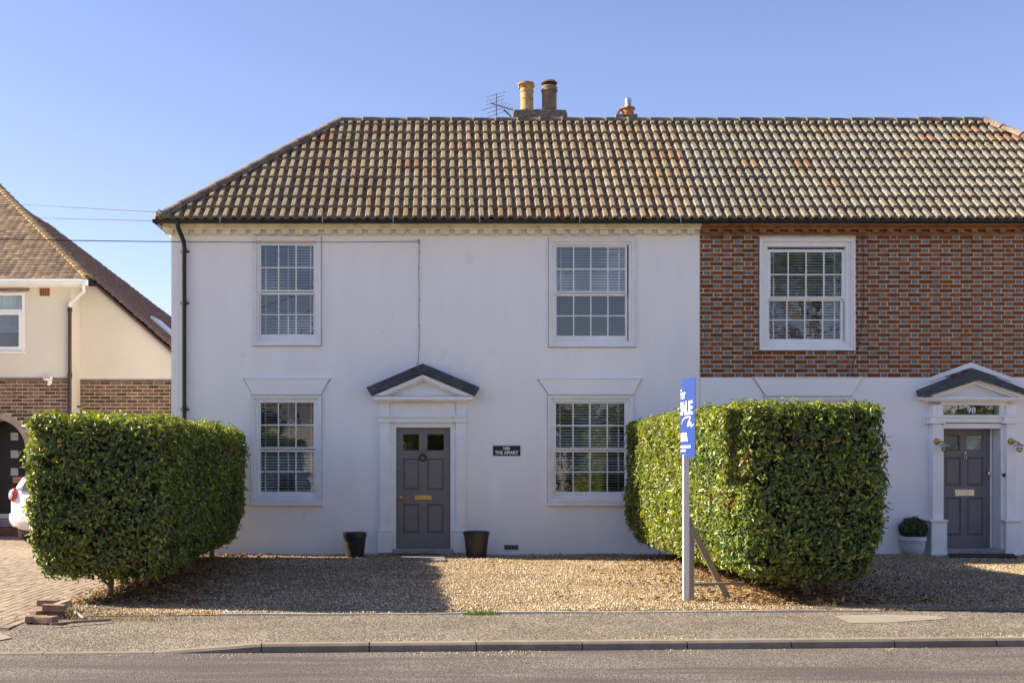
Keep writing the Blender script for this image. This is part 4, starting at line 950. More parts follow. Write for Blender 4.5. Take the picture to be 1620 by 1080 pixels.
for py in (690, 718, 746):
    mb = MB(); yy = YN + .89; mb.box(fx(17, yy), fx(28.5, yy), yy, YN + .9, fz(py + 6, yy), fz(py - 6, yy)); mb.build('door_light', CURTAIN, dn)
mb = MB(); mb.box(acx - .64, acx + .64, YN + .55, YN + 1.0, -.1, .33); mb.build('door_step', STEPM, nb); mb = MB(); mb.box(acx - .64, acx + .64, YN + .8, YN + .9, .335, .43); mb.build('threshold', UPVC, nb)
mb = MB(); mb.box(acx - .64, acx + .64, YN + .2, YN + .55, -.1, .17); mb.build('lower_step', BRICKN, nb)
# bricks
def brickN(w): 
    m_ = MB(); e = .003; h_ = .0315
    m_.add([(-w / 2, .004, -h_), (w / 2, .004, -h_), (w / 2, .004, h_), (-w / 2, .004, h_), (-w / 2 + e, -.009, -h_ + e), (w / 2 - e, -.009, -h_ + e), (w / 2 - e, -.009, h_ - e), (-w / 2 + e, -.009, h_ - e)], [(0, 1, 5, 4), (1, 2, 6, 5), (2, 3, 7, 6), (3, 0, 4, 7), (4, 5, 6, 7)]); return m_
cache = {}; rest = MB(); lst = []
for (y, xa, xb, zt) in ((YN, NXL, XC, zbr - .05), (YN2, XC + .01, -4.80, fz(600, YN2) - .045)):
    for c in range(44):
        z = zt - .04 - c * .075
        if z < .05: break
        x = xb - (.11 if c % 2 else 0)
        first = True
        while x > xa:
            a, b = max(x - .215, xa), x; x -= .225
            if y == YN and (a - acx < aro and b - acx > -aro) and (z < acz or (min(abs(a - acx), abs(b - acx)) ** 2 + (z - acz) ** 2 < aro ** 2)): continue
            if a < -11.2 and y == YN: break
            if b - a > .05: lst.append((y, a, b, z, CX + (a + b) / 2 * F / (D + y), CY - (z - H) * F / (D + y)))
        if c % 2: lst.append((y, xb - .10, xb - .001, z, 120, 640))
lst.sort(key=lambda t: (not (t[4] > -15 and t[5] < 668), t[5]))
for k, (y, a, b, z, px, py) in enumerate(lst):
    key = round((b - a) / .005)
    if key not in cache: cache[key] = brickN(key * .005).mesh('brick', BRICKN)
    if k < 300: inst('brick', cache[key], nbw, ((a + b) / 2, y + random.uniform(-.002, .002), z + random.uniform(-.002, .002)))
    else: t = brickN(b - a); rest.add([(p + (a + b) / 2, q + y, r_ + z) for p, q, r_ in t.v], t.f)
tag(rest.build('bricks_below', BRICKN, nbw), kind='stuff')
mb = MB(); mb.box(NXL, XC - .002, YN - .025, YN, zbr - .05, zbr - .002); mb.box(XC + .01, -4.8, YN2 - .025, YN2, fz(600, YN2) - .05, fz(600, YN2)); mb.build('tile_course', CLAYD, nb)
# window
mb = MB(); y = YN - .02
wz0, wz1, wx0, wx1 = WN[2], WN[3], WN[0], WN[1]; trans = nz_(491)
frame_boxes(mb, wx0, wx1, wz0, wz1, .055, y, y + .09)
mb.box(wx0 + .055, wx1 - .055, y, y + .08, trans - .035, trans + .02)
w = mb.build('window', UPVC, nb, bevel=.006)
mb = MB(); frame_boxes(mb, wx0 + .56, wx1 - .056, wz0 + .056, trans - .036, .055, y - .015, y + .05); mb.build('casement', UPVC, w, bevel=.005)
for (a, b) in ((trans + .02, wz1 - .055), (wz0 + .11, trans - .09)): mb = MB(); mb.add([(wx0 + .05, y + .04, a), (wx1 - .09, y + .04, a), (wx1 - .09, y + .041, b), (wx0 + .05, y + .041, b)], [(0, 1, 2, 3)]); mb.build('pane', GLASS, w)
mb = MB(); mb.box(wx0 - .02, wx1 + .03, y - .07, YN - .001, wz0 - .035, wz0 - .002); mb.build('sill', UPVC, w)
mb = MB(); mb.box(wx0, wx1 + .1, YN - .05, YN - .001, wz1 + .03, wz1 + .075); mb.build('drip_ledge', CLAYD, nb)
mb = MB(); n_ = 40; vs = []; 
for i in range(n_ + 1):
    xx = wx0 + (wx1 - wx0) * i / n_; vs += [(xx, YN + .16 + .02 * math.sin(i * 1.7), wz0 + .42), (xx, YN + .16 + .02 * math.sin(i * 1.7), wz1)]
mb.add(vs, [(2 * i, 2 * i + 2, 2 * i + 3, 2 * i + 1) for i in range(n_)]); tag(mb.build('net_curtain', CURTAIN, smooth=True), 'pale net curtain inside the upstairs window of the left house', 'curtain')
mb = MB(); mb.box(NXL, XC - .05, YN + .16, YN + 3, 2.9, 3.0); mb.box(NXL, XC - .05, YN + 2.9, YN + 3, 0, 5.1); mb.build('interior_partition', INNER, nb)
mb = MB(); mb.box(nx_(63), nx_(79), YN - .012, YN, nz_(468), nz_(454)); av = mb.build('air_vent', TERRA, nb)
for i in range(4):
    for j in range(4): mb = MB(); mb.box(nx_(64.3 + i * 3.7), nx_(66.6 + i * 3.7), YN - .014, YN - .012, nz_(457.7 + j * 3.4), nz_(455.6 + j * 3.4)); mb.build('vent_hole', IRON, av)
# roofs: front slope, hip end swept down over the side
tanN = .874; rN = 2.957; ey = YN - .30
C_ = Vector((fx(137, ey), ey, 5.25)); A_ = Vector((C_.x - rN, ey + rN, 5.25 + rN * tanN))
cN, sN = math.cos(math.atan(tanN)), math.sin(math.atan(tanN))
yv = YN2 - .12
def hp(x, y, up=0.0): return Vector((x + up * sN, y, 5.25 - tanN * (x - C_.x) + up * cN))
Bk = A_ + Vector((2.61, 6.14, -2.29)) * 1.9
mb = MB()
mb.add([(NXL, ey, 5.24), tuple(C_ - Vector((0, 0, .01))), tuple(A_ - Vector((0, 0, .01))), (NXL, A_.y, A_.z - .01)], [(0, 1, 2, 3)])
V0 = hp(C_.x - .02, yv); V1 = hp(-4.05, yv); 
mb.add([tuple(A_ - Vector((0, 0, .012))), tuple(C_ - Vector((0, 0, .012))), tuple(V0 - Vector((0, 0, .012))), tuple(V1 - Vector((0, 0, .012))), tuple(hp(-4.05, Bk.y) - Vector((0, 0, .012))), tuple(Bk - Vector((0, 0, .012)))], [(0, 1, 2, 3, 4, 5)])
mb.add([(NXL, A_.y, A_.z - .012), tuple(A_ - Vector((0, 0, .012))), tuple(Bk - Vector((0, 0, .012))), (NXL, Bk.y, Bk.z)], [(0, 1, 2, 3)])
nr = mb.build('roof', UNDER, nb)
mb = MB(); mb.extrude([V0 + Vector((0, 0, -.03)), V1 + Vector((0, 0, -.03)), V1 + Vector((0, 0, -.09)), V0 + Vector((0, 0, -.09))], (0, 0, 0), (0, .1, 0)); mb.build('verge', CLAYD, nr)
def ptile(m, l=.18, w=.163):
    m_ = MB(); m_.add([(-w / 2, 0, .024), (w / 2, 0, .024), (w / 2, l, .012), (-w / 2, l, .012), (-w / 2, 0, .010), (w / 2, 0, .010), (0, 0, .029), (0, l, .016)], [(0, 6, 7, 3), (6, 1, 2, 7), (4, 5, 1, 6, 0)]); return m_
tm = ptile(CLAYT).mesh('plain_tile', CLAYT); MF = Matrix(((1, 0, 0), (0, cN, -sN), (0, sN, cN))).to_4x4()
fr_rest = MB(); tiles_ = []
for r_ in range(42):
    s = -.03 + r_ * .1
    if s * cN > rN - .02: break
    lim = C_.x - s * cN
    x = lim - .04 - (.082 if r_ % 2 else 0)
    while x > NXL:
        p = Vector((x, ey + s * cN, 5.25 + s * sN)); px = CX + p.x * F / (D + p.y)
        tiles_.append((p, px))
        x -= .167
for k, (p, px) in enumerate(sorted(tiles_, key=lambda t: -t[1])):
    mw = Matrix.Translation(p) @ MF @ Matrix.Rotation(random.gauss(0, .02), 4, 'Z') @ Matrix.Rotation(random.gauss(0, .015), 4, 'X')
    if k < 300: inst('plain_tile', tm, nr, mw=mw)
    else:
        t = ptile(CLAYT); fr_rest.add([tuple(mw @ Vector(q)) for q in t.v], t.f)
if fr_rest.v: tag(fr_rest.build('plain_tiles_beyond', CLAYT, nr), kind='stuff')
# hip end tiles: one joined covering
he = MB(); pt = ptile(CLAYD, .18); pt.v = [(a, b, c * 1.7) if b == 0 else (a, b, c) for a, b, c in pt.v]
ex = Vector((0, 1, 0)); es = Vector((-cN, 0, sN)); en = Vector((sN, 0, cN))
BM = Matrix(((ex.x, es.x, en.x), (ex.y, es.y, en.y), (ex.z, es.z, en.z))).to_4x4()
for r_ in range(72):
    s = -4.2 + r_ * .1; xx = C_.x - s * cN; zz = 5.25 + s * sN
    if zz > A_.z - .03 or xx > -4.05: continue
    if s > 0: y0 = ey + s * cN
    else: y0 = yv
    t_ = (A_.z - zz) / 2.29; y1 = A_.y + 6.14 * t_
    yy = y0 + (.08 if r_ % 2 else 0)
    while yy < y1:
        mw = Matrix.Translation((xx, yy, zz)) @ BM @ Matrix.Rotation(random.gauss(0, .03), 4, 'Z') @ Matrix.Rotation(random.gauss(0, .045), 4, 'X') @ Matrix.Rotation(random.gauss(0, .03), 4, 'Y')
        he.add([tuple(mw @ Vector(q)) for q in pt.v], pt.f); yy += .167
tag(he.build('side_slope_tiles', CLAYD, nr), kind='stuff')
# bonnet hip tiles
bn = MB(); n_ = 6; vs = []
for (s, k, up) in ((0, 1.0, .035), (.26, .8, .02)): vs += [(.115 * k * math.cos(math.pi * i / n_), s, up + .05 * k * math.sin(math.pi * i / n_)) for i in range(n_ + 1)]
vs += [(.115 * math.cos(math.pi * i / n_), 0, .018 + .05 * math.sin(math.pi * i / n_)) for i in range(n_ + 1)]
bn.add(vs, [(i, i + 1, n_ + 2 + i, n_ + 1 + i) for i in range(n_)] + [(2 * n_ + 2 + i, 2 * n_ + 3 + i, i + 1, i) for i in range(n_)])
bme = bn.mesh('bonnet_tile', mat('bonnet_clay', (.25, .17, .09), .9, .3, 12, .5, 60, objrand=.3, spots=(9, .48, .65, (.36, .28, .10))))
hd = (A_ - C_).normalized(); L_ = (A_ - C_).length; q = hd.to_track_quat('Y', 'Z').to_matrix().to_4x4(); n_ = int(L_ / .135)
for i in range(n_):
    inst('bonnet_tile', bme, nr, mw=Matrix.Translation(C_ + hd * (i * .135) + Vector((0, 0, .0))) @ q @ Matrix.Rotation(random.gauss(.06, .015), 4, 'X'))
# gutter, swan neck and downpipe
mb = MB(); mb.tube([(NXL, ey - .04, 5.17), (C_.x - .06, ey - .04, 5.17)], .058, 10); mb.box(C_.x - .08, C_.x + .02, ey - .1, ey + .05, 5.10, 5.22); mb.build('gutter', UPVC, nb, smooth=True)
mb = MB(); mb.box(NXL, C_.x - .1, ey + .03, YN, 5.09, 5.11); mb.box(NXL, C_.x - .1, ey + .02, ey + .04, 5.1, 5.24); mb.build('soffit', UPVC, nb)
xp = nx_(110.5, YN - .06)
mb = MB(); mb.tube([(C_.x - .07, ey, 5.12), (C_.x - .07, ey + .02, 4.98), (C_.x - .2, ey + .1, 4.90), (xp, YN - .06, 4.78), (xp, YN - .06, 4.66)], .036, 10); mb.build('swan_neck', UPVC, nb, smooth=True)
mb = MB(); mb.tube([(xp, YN - .06, 4.68), (xp, YN - .06, .05)], .038, 10); mb.lathe([(.05, -.05), (.05, .05)], (xp, YN - .06, 4.64), 10); mb.lathe([(.05, -.05), (.05, .05)], (xp, YN - .06, 3.3), 10); mb.build('downpipe', mat('brown_plastic', (.035, .024, .02), .4, .2, 8), nb, smooth=True)
# security light
c = Vector((nx_(78), YN, nz_(600))); fl = empty('security_light', 'white floodlight with sensor on the brick of the left house', 'lamp', c)
mb = MB(); mb.prism([(-.09, .0), (-.07, .06), (.08, .06), (.09, .0), (.02, -.03), (-.05, -.03)], -.14, -.05); mb.build('lamp_head', UPVC, fl, bevel=.01)
mb = MB(); mb.add([(-.07, -.142, .005), (.06, -.142, .005), (.06, -.142, .05), (-.06, -.142, .05)], [(0, 1, 2, 3)]); mb.build('lens', GREYL, fl)
mb = MB(); mb.box(-.02, .06, -.05, 0, -.09, .02); mb.build('bracket', UPVC, fl); mb = MB(); mb.lathe([(.01, -.04), (.035, -.03), (.035, 0), (.02, .02)], (.01, -.06, -.09), 12); mb.build('sensor', UPVC, fl, smooth=True)
c = Vector((nx_(119, YN2), YN2, fz(634, YN2))); wl = empty('wall_bracket', 'small black bracket on the set-back brick wall beside the downpipe', 'bracket', c)
mb = MB(); mb.box(-.03, .03, -.02, 0, -.12, .12); mb.tube([(0, -.02, .1), (.03, -.12, .02), (.05, -.18, -.1)], .014, 6); mb.build('arm', IRON, wl); mb = MB(); mb.box(-.03, .14, -.24, -.04, -.14, -.11); mb.build('tray', IRON, wl)
# roof light on the swept slope
mb = MB(); yy = 8.3
p0, p1 = hp(-6.55, 7.6, .0), hp(-5.9, 7.6, .0); p2, p3 = hp(-5.9, 8.6, .0), hp(-6.55, 8.6, .0); up = Vector((sN, 0, cN)) * .09
mb.extrude([p0, p1, p2, p3], (0, 0, 0), up); mb.build('roof_light', UPVC, nr)

# ------------------------------------------------------------------ overhead wires
def wire(pts, r, label, sag=.05, name='telephone_wire'):
    a, b = Vector(pts[0]), Vector(pts[1]); q = [a.lerp(b, i / 14) - Vector((0, 0, sag * 4 * (i / 14) * (1 - i / 14))) for i in range(15)]
    mb = MB(); mb.tube(q, r, 5); return tag(mb.build(name, WIREM, smooth=True), label, 'wire', 'wires reaching the white house from the left')
def far(px, py, y): return Vector((fx(px, y), y, fz(py, y)))
wire([far(-60, 316, 30), far(252, 335.5, -.2)], .007, 'upper of two wires meeting the hip corner of the white house', .02)
wire([far(-60, 340, 30), far(244, 349, -.1)], .007, 'lower of two wires meeting the gutter corner of the white house', .02)
wire([far(-120, 376, -6.0), far(660, 382, -.06)], .006, 'long wire crossing in front of the white wall to a bracket', .03)
br = empty('wire_bracket', 'small metal bracket on the white wall holding the long wire', 'bracket', (fx(663), 0, fz(381.5)))
mb = MB(); mb.tube([(0, 0, .0), (0, -.05, .01), (-.03, -.07, .0), (-.03, -.06, -.03)], .009, 6); mb.box(-.02, .02, -.01, 0, -.05, .03); mb.build('hook', STEEL, br)
mb = MB(); mb.tube([(fx(px), -.012, fz(py)) for px, py in ((663.5, 383), (663, 400), (662.2, 430), (663.3, 475), (662.5, 500), (663.6, 530), (662.3, 560), (661.5, 573), (659, 580))], .006, 6)
for py in (400, 425, 475, 515, 547): mb.box(fx(663) - .012, fx(663) + .012, -.02, 0, fz(py) - .008, fz(py) + .008)
tag(mb.build('wall_cable', WIREG, smooth=True), 'pale cable running down the white wall to the door pediment', 'cable')
# ------------------------------------------------------------------ foliage
LEAF = np.array([(0, 0, 0), (-.5, .33, .10), (-.42, .70, .06), (0, 1.0, -.10), (.42, .70, .06), (.5, .33, .10)])
LEAFF = [(0, 3, 2, 1), (0, 5, 4, 3)]
def leaves(name, P, Nn, size, cols, m, parent, spread=0.9, aspect=.42, droop=.25):
    n = len(P); up = np.array([0, 0, 1.0])
    nrm = Nn + rng.normal(0, spread * .5, (n, 3)); nrm /= np.linalg.norm(nrm, axis=1)[:, None]
    d = rng.normal(size=(n, 3)) * .8 + Nn * .35 + np.array([0, 0, -droop])
    d -= nrm * np.sum(d * nrm, axis=1)[:, None]; d /= np.linalg.norm(d, axis=1)[:, None]
    t = np.cross(d, nrm)
    s = size[0] + (size[1] - size[0]) * rng.random(n)
    V = (LEAF[None, :, 0:1] * (aspect * s)[:, None, None] * t[:, None, :] + LEAF[None, :, 1:2] * s[:, None, None] * d[:, None, :] + LEAF[None, :, 2:3] * s[:, None, None] * nrm[:, None, :])
    V += P[:, None, :]
    return soup(name, V, LEAFF, cols, m, 6, parent)
def hedge_points(n, c, hx, hy, z0, z1, r, taper, seed, layer=(0, .16)):
    hz = (z1 - z0) / 2; cz = (z1 + z0) / 2
    A = np.array([hy * hz, hy * hz, hx * hz, hx * hz, hx * hy, hx * hy * .6]); f = rng.choice(6, n, p=A / A.sum())
    p = rng.uniform(-1, 1, (n, 3)) * np.array([hx, hy, hz])
    for k, (ax, sg, h) in enumerate(((0, 1, hx), (0, -1, hx), (1, 1, hy), (1, -1, hy), (2, 1, hz), (2, -1, hz))): p[f == k, ax] = sg * h
    inner = np.clip(p, -np.array([hx - r, hy - r, hz - r]), np.array([hx - r, hy - r, hz - r]))
    nn = p - inner; nn /= np.maximum(np.linalg.norm(nn, axis=1), 1e-6)[:, None]
    dep = layer[0] + (layer[1] - layer[0]) * rng.random(n) ** 1.6
    wob = np.array([mnoise.noise((a * 1.1 + seed, b * 1.1, e * 1.1)) * .06 + mnoise.noise((a * 4 + seed, b * 4, e * 4)) * .04 for a, b, e in p])
    q = inner + nn * (r + wob - dep)[:, None]
    zf = (q[:, 2] + hz) / (2 * hz)                       # 0 bottom .. 1 top
    k = np.clip((.34 - zf) / .34, 0, 1) ** 2 * taper
    bul = 1 + .035 * np.sin(np.clip(zf, 0, 1) * math.pi)
    q[:, 0] *= (1 - k) * bul; q[:, 1] *= (1 - k * hx / hy) 
    q[:, 2] += .045 * np.array([mnoise.noise((a * .9 + seed, b * .9, 2)) for a, b in q[:, :2]]) * zf
    q[:, 0] -= .031 * q[:, 1]
    return q + np.array([c[0], c[1], cz]), nn
LC = [(0.085, 0.118, 0.030), (0.064, 0.090, 0.028), (0.128, 0.160, 0.036), (0.24, 0.255, 0.045), (0.048, 0.066, 0.026), (0.24, 0.13, 0.04)]
def hedge(label, c, hx, hy, z0, z1, seed, nleaf, stems, lean=0):
    h = empty('laurel_hedge', label, 'hedge', (0, 0, 0))
    P, Nn = hedge_points(nleaf, c, hx, hy, z0, z1, .12, .22, seed)
    gap = np.array([mnoise.noise((a * 5.5, b * 5.5, e * 5.5)) for a, b, e in P]); low = (P[:, 2] - z0) / (z1 - z0)
    keep = (rng.random(len(P)) > np.where(gap < -.22, .75, 0)) & (rng.random(len(P)) > np.clip(.6 - low * 3.2, 0, .55)); P, Nn, gap = P[keep], Nn[keep], gap[keep]
    cols = palette(len(P), LC, [5, 4, 4, 2.2, 2, .3], .22) * 1.42
    big = np.array([mnoise.noise((a * 1.7 + 3, b * 1.7, e * 1.7)) for a, b, e in P]); cols = cols * (1 + np.outer(big, np.array([.55, .35, .1])))
    dead = np.array([mnoise.noise((a * 3.1 + 9, b * 3.1, e * 3.1)) for a, b, e in P]); dm_ = (dead > .40) & (rng.random(len(P)) < .30); cols[dm_] = palette(int(dm_.sum()), [(.26, .13, .04), (.17, .09, .035)], [1, 1])
    top = np.clip((P[:, 2] - (z1 - .25)) / .25, 0, 1) * (rng.random(len(P)) < .7)
    cols = cols * (1 - top[:, None]) + np.array([.19, .215, .028]) * top[:, None] * (1 + rng.normal(0, .15, (len(P), 1)))
    tag(leaves('foliage', P, Nn, (.042, .076), np.clip(cols, .004, 1), LEAFM, h), kind='stuff')
    Ps, Ns = hedge_points(1500, c, hx, hy, z0, z1, .12, .22, seed, (-.005, .03))
    Ps = np.repeat(Ps, 7, axis=0) + rng.normal(0, .022, (1500 * 7, 3)) + np.repeat(Ns, 7, axis=0) * (rng.random((1500 * 7, 1)) * .03); Ns = np.repeat(Ns, 7, axis=0) * .5 + np.array([0, 0, .6])
    tag(leaves('young_shoots', Ps, Ns, (.035, .07), palette(len(Ps), [(.20, .26, .03), (.27, .30, .035), (.14, .20, .03)], [3, 2, 3]), LEAFM, h, droop=-.5), kind='stuff')
    P2, N2 = hedge_points(nleaf // 3, c, hx, hy, z0, z1, .14, .22, seed, (.14, .34))
    tag(leaves('inner_foliage', P2, N2, (.06, .10), palette(len(P2), LC, [4, 5, 2, .3, 4, .3]), LEAFM, h, spread=1.6), kind='stuff')
    Pt, Nt = hedge_points(260, c, hx, hy, z0, z1, .12, .22, seed, (.02, .06)); tw_ = MB()
    for p_, n_ in zip(Pt, Nt):
        e_ = n_ + rng.normal(0, .7, 3) + np.array([0, 0, .5]); e_ /= np.linalg.norm(e_); tw_.tube([p_ - e_ * .16, p_ + e_ * .02, p_ + e_ * rng.uniform(.06, .13) + rng.normal(0, .012, 3)], [.005, .0035, .002], 4)
    tag(tw_.build('twigs', BARK, h), kind='stuff')
    # solid dark hull added inside the foliage to block light leaking through
    tw = MB()
    mb = MB(); n1, n2, n3 = 8, 16, 8
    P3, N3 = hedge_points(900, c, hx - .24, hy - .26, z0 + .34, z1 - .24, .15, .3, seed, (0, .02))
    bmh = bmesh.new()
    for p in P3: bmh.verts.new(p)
    bmesh.ops.convex_hull(bmh, input=bmh.verts[:]); me = bpy.data.meshes.new('light_block_core'); bmh.to_mesh(me); bmh.free(); me.materials.append(HEDGECORE)
    inst('light_block_core', me, h)
    for (x, y, r_, top_) in stems:
        mb = MB(); a = random.uniform(-.15, .15); b = random.uniform(-.12, .12)
        mb.tube([(x, y, -.03), (x + .02, y, .08), (x + a * .5, y + b * .4, .35), (x + a, y + b, top_)], [r_ * 1.25, r_, r_ * .85, r_ * .6], 9); mb.build('stem', BARK, h, smooth=True)
        for k in range(3):
            t = random.uniform(0, 6.28); mb = MB(); z_ = random.uniform(.12, .3); mb.tube([(x, y, z_), (x + .18 * math.cos(t), y + .18 * math.sin(t), z_ + .15), (x + .42 * math.cos(t), y + .42 * math.sin(t), z_ + .38)], [r_ * .5, r_ * .35, r_ * .2], 6); mb.build('branch', BARK, h, smooth=True)
    return h
LH = (-3.71, -3.72); RHc = (3.93, -3.72)
def stemrow(x, ys, rs): return [(x + random.uniform(-.18, .18), y, r_, .9) for y, r_ in zip(ys, rs)]
hedge('square clipped laurel hedge on the left beside the brick driveway', LH, .74, 3.25, .28, 2.03, 1.0, 110000, [(-3.93, -4.72, .075, .5), (-3.72, -4.9, .045, .9), (-3.5, -5.3, .035, .8)] + stemrow(-3.6, (-6.0, -3.6, -2.6, -1.6, -.8), (.035, .05, .045, .05, .04)))
hedge('square clipped laurel hedge on the right behind the sale board', RHc, .755, 3.25, .27, 2.18, 5.0, 115000, [(4.42, -5.1, .06, .9), (4.58, -4.95, .045, .9), (4.25, -5.2, .03, .8), (4.05, -5.6, .025, .7)] + stemrow(4.0, (-6.2, -3.8, -2.7, -1.7, -.8), (.04, .05, .045, .05, .04)))
# dry leaves below the hedges
def litter(label, cx, hx, n, extra):
    x = cx + rng.normal(0, hx, n); y = -6.9 + 6.6 * rng.random(n) ** 1.25
    P = np.stack([x, y, .03 + .02 * rng.random(n)], 1); Nn = np.tile(np.array([0, 0, 1.0]), (n, 1))
    P = P[(x > DRIVE_X - .15)]; Nn = Nn[:len(P)]
    return tag(leaves('fallen_leaves', P, Nn, (.04, .075), palette(len(P), [(.22, .11, .045), (.32, .19, .08), (.14, .07, .03), (.36, .25, .13)], [4, 3, 3, 2]), DRYLEAF, None, spread=.7, droop=0), label, 'leaves', kind='stuff')
litter('brown fallen leaves lying under the left hedge', -3.4, .5, 2600, 0); litter('brown fallen leaves lying under the right hedge', 4.2, .75, 4800, 0)

n = 700; x = -3.4 + 10.5 * rng.random(n); y = -7.0 + 6.9 * rng.random(n)
tag(leaves('scattered_leaves', np.stack([x, y, .035 + .01 * rng.random(n)], 1), np.tile(np.array([0, 0, 1.0]), (n, 1)), (.03, .06), palette(n, [(.20, .11, .05), (.30, .19, .08), (.13, .08, .04)], [3, 2, 3]), DRYLEAF, None, spread=.8, droop=0), 'dry leaf debris scattered over the open gravel', 'leaves', kind='stuff')
# ------------------------------------------------------------------ sale board
sb = G(1088, 952); s_ = empty('sale_board', 'blue for sale board on a white post beside the right hedge', 'sign', sb)
d_ = D + sb.y; sc = d_ / F                                            # metres per photo pixel at the board
PZ = lambda py: H - (py - CY) * sc
mb = MB(); mb.box(-.052, .012, -.03, .03, -.05, PZ(719)); mb.build('post', POSTW, s_, bevel=.003)
mb = MB(); mb.box(.012, .068, -.026, .024, -.05, PZ(832)); mb.build('stake', STAKEW, s_, bevel=.003)
mb = MB(); mb.extrude([(-.06, .034, PZ(812)), (-.015, .034, PZ(806)), (.56, .34, .02), (.50, .34, -.02)], (0, 0, 0), (0, .022, 0)); mb.build('brace', STAKEW, s_)
mb = MB(); mb.extrude([(-.08, .06, .17), (.68, .22, .17), (.68, .22, .20), (-.08, .06, .20)], (0, 0, 0), (0, .03, .0)); mb.build('cross_rail', STAKEW, s_)
vr = Vector((sb.x, d_, 0)).normalized(); vp = Vector((vr.y, -vr.x, 0))          # along the view and to its right
WB, TH0, TH1 = .54, R(5), R(24)
def bend(l, z, off=0.0):
    """l: distance from the far left edge along the curved board"""
    n = 24; p = Vector((0, 0, 0)); step = l / n
    for i in range(n):
        th = TH0 + TH1 * ((i + .5) * step / WB); p += (-vr * math.cos(th) + vp * math.sin(th)) * step
    th = TH0 + TH1 * l / WB; nrm = (-vr * math.sin(th) - vp * math.cos(th))
    return p + nrm * off + Vector((0, 0, z))
pr = bend(WB, 0); org = Vector((fx(1076.3, 0) * d_ / D - sb.x, 0, 0)) + vr * .24
ztop, zbot = PZ(599.5), PZ(723)
mb = MB(); N = 24; vs = []
for i in range(N + 1):
    l = WB * i / N
    for off in (0, -.005):
        for z in (zbot, ztop): vs.append(org + bend(l, z, off))
fs = []
for i in range(N):
    a = i * 4; b = a + 4; fs += [(a, b, b + 1, a + 1), (a + 2, a + 3, b + 3, b + 2), (a + 1, b + 1, b + 3, a + 3), (a, a + 2, b + 2, b)]
fs += [(0, 1, 3, 2), (N * 4, N * 4 + 2, N * 4 + 3, N * 4 + 1)]
mb.add(vs, fs); pan = mb.build('panel', SIGNB, s_, smooth=True)
def board_text(t, l0, l1, z0, z1, m, bold=0.0):
    me = text_mesh(t, .2, 'LEFT', bold); bm = bmesh.new(); bm.from_mesh(me)
    bmesh.ops.subdivide_edges(bm, edges=[e for e in bm.edges if e.calc_length() > .03], cuts=2); bm.to_mesh(me); bm.free()
    xs = [v.co.x for v in me.vertices]; ys = [v.co.y for v in me.vertices]
    for v in me.vertices:
        l = l0 + (v.co.x - min(xs)) / (max(xs) - min(xs)) * (l1 - l0); z = z0 + (v.co.y - min(ys)) / (max(ys) - min(ys)) * (z1 - z0)
        v.co = org + bend(l, z, .003)
    me.materials.clear(); me.materials.append(m); return inst('lettering', me, pan)
ph = ztop - zbot; Z = lambda f: ztop - ph * f
board_text('For', .06, .29, Z(.255), Z(.125), SIGNC, .003); board_text('SALE', .05, .485, Z(.46), Z(.285), SIGNW, .006)
board_text('NEVA', .06, .36, Z(.80), Z(.685), SIGNW, .004);
def ribbon(pts, w, m):
    P_ = [Vector(p) for p in pts]; vs = []; fs = []
    for i, p in enumerate(P_):
        t = (P_[min(i + 1, len(P_) - 1)] - P_[max(i - 1, 0)]).normalized(); nn = Vector((-t.y, t.x)); k = w * (.35 + .65 * math.sin(math.pi * (i + .5) / len(P_)))
        for s in (-1, 1): q = p + nn * s * k; vs.append(org + bend(q.x, q.y, .003))
    mb = MB(); mb.add(vs, [(2 * i, 2 * i + 2, 2 * i + 3, 2 * i + 1) for i in range(len(P_) - 1)]); return mb.build('logo_stroke', m, pan)
ctrl = [(.12, .575), (.20, .525), (.30, .495), (.42, .485), (.47, .495), (.45, .53), (.40, .575), (.39, .60), (.44, .585), (.49, .56), (.485, .59), (.49, .615), (.53, .60), (.565, .575)]
pts = []
for i in range(len(ctrl) - 1):
    for k in range(4): t = k / 4; pts.append((ctrl[i][0] * (1 - t) + ctrl[i + 1][0] * t, Z(ctrl[i][1] * (1 - t) + ctrl[i + 1][1] * t)))
ribbon([(a * .92, b) for a, b in pts], .011, SIGNP)
def bars(l0, l1, f, hgt, n):                                       # the two lines of small print, too fine to read in the photograph
    st = (l1 - l0) / n; mb = MB()
    for i in range(n):
        a, b = l0 + i * st, l0 + (i + random.uniform(.6, .85)) * st
        mb.add([org + bend(a, Z(f) - hgt, .003), org + bend(b, Z(f) - hgt, .003), org + bend(b, Z(f) + hgt, .003), org + bend(a, Z(f) + hgt, .003)], [(0, 1, 2, 3)])
    mb.build('small_print', SIGNW, pan)
bars(.06, .45, .865, .013, 11); bars(.06, .30, .915, .011, 6)
for (l, f) in ((.28, .045), (.50, .27), (.26, .965)): c = org + bend(l, Z(f), .003); mb = MB(); mb.lathe([(.009, 0), (.006, .003)], (c.x, c.y, c.z), 8, 'y'); mb.build('fixing', SIGNW, pan)

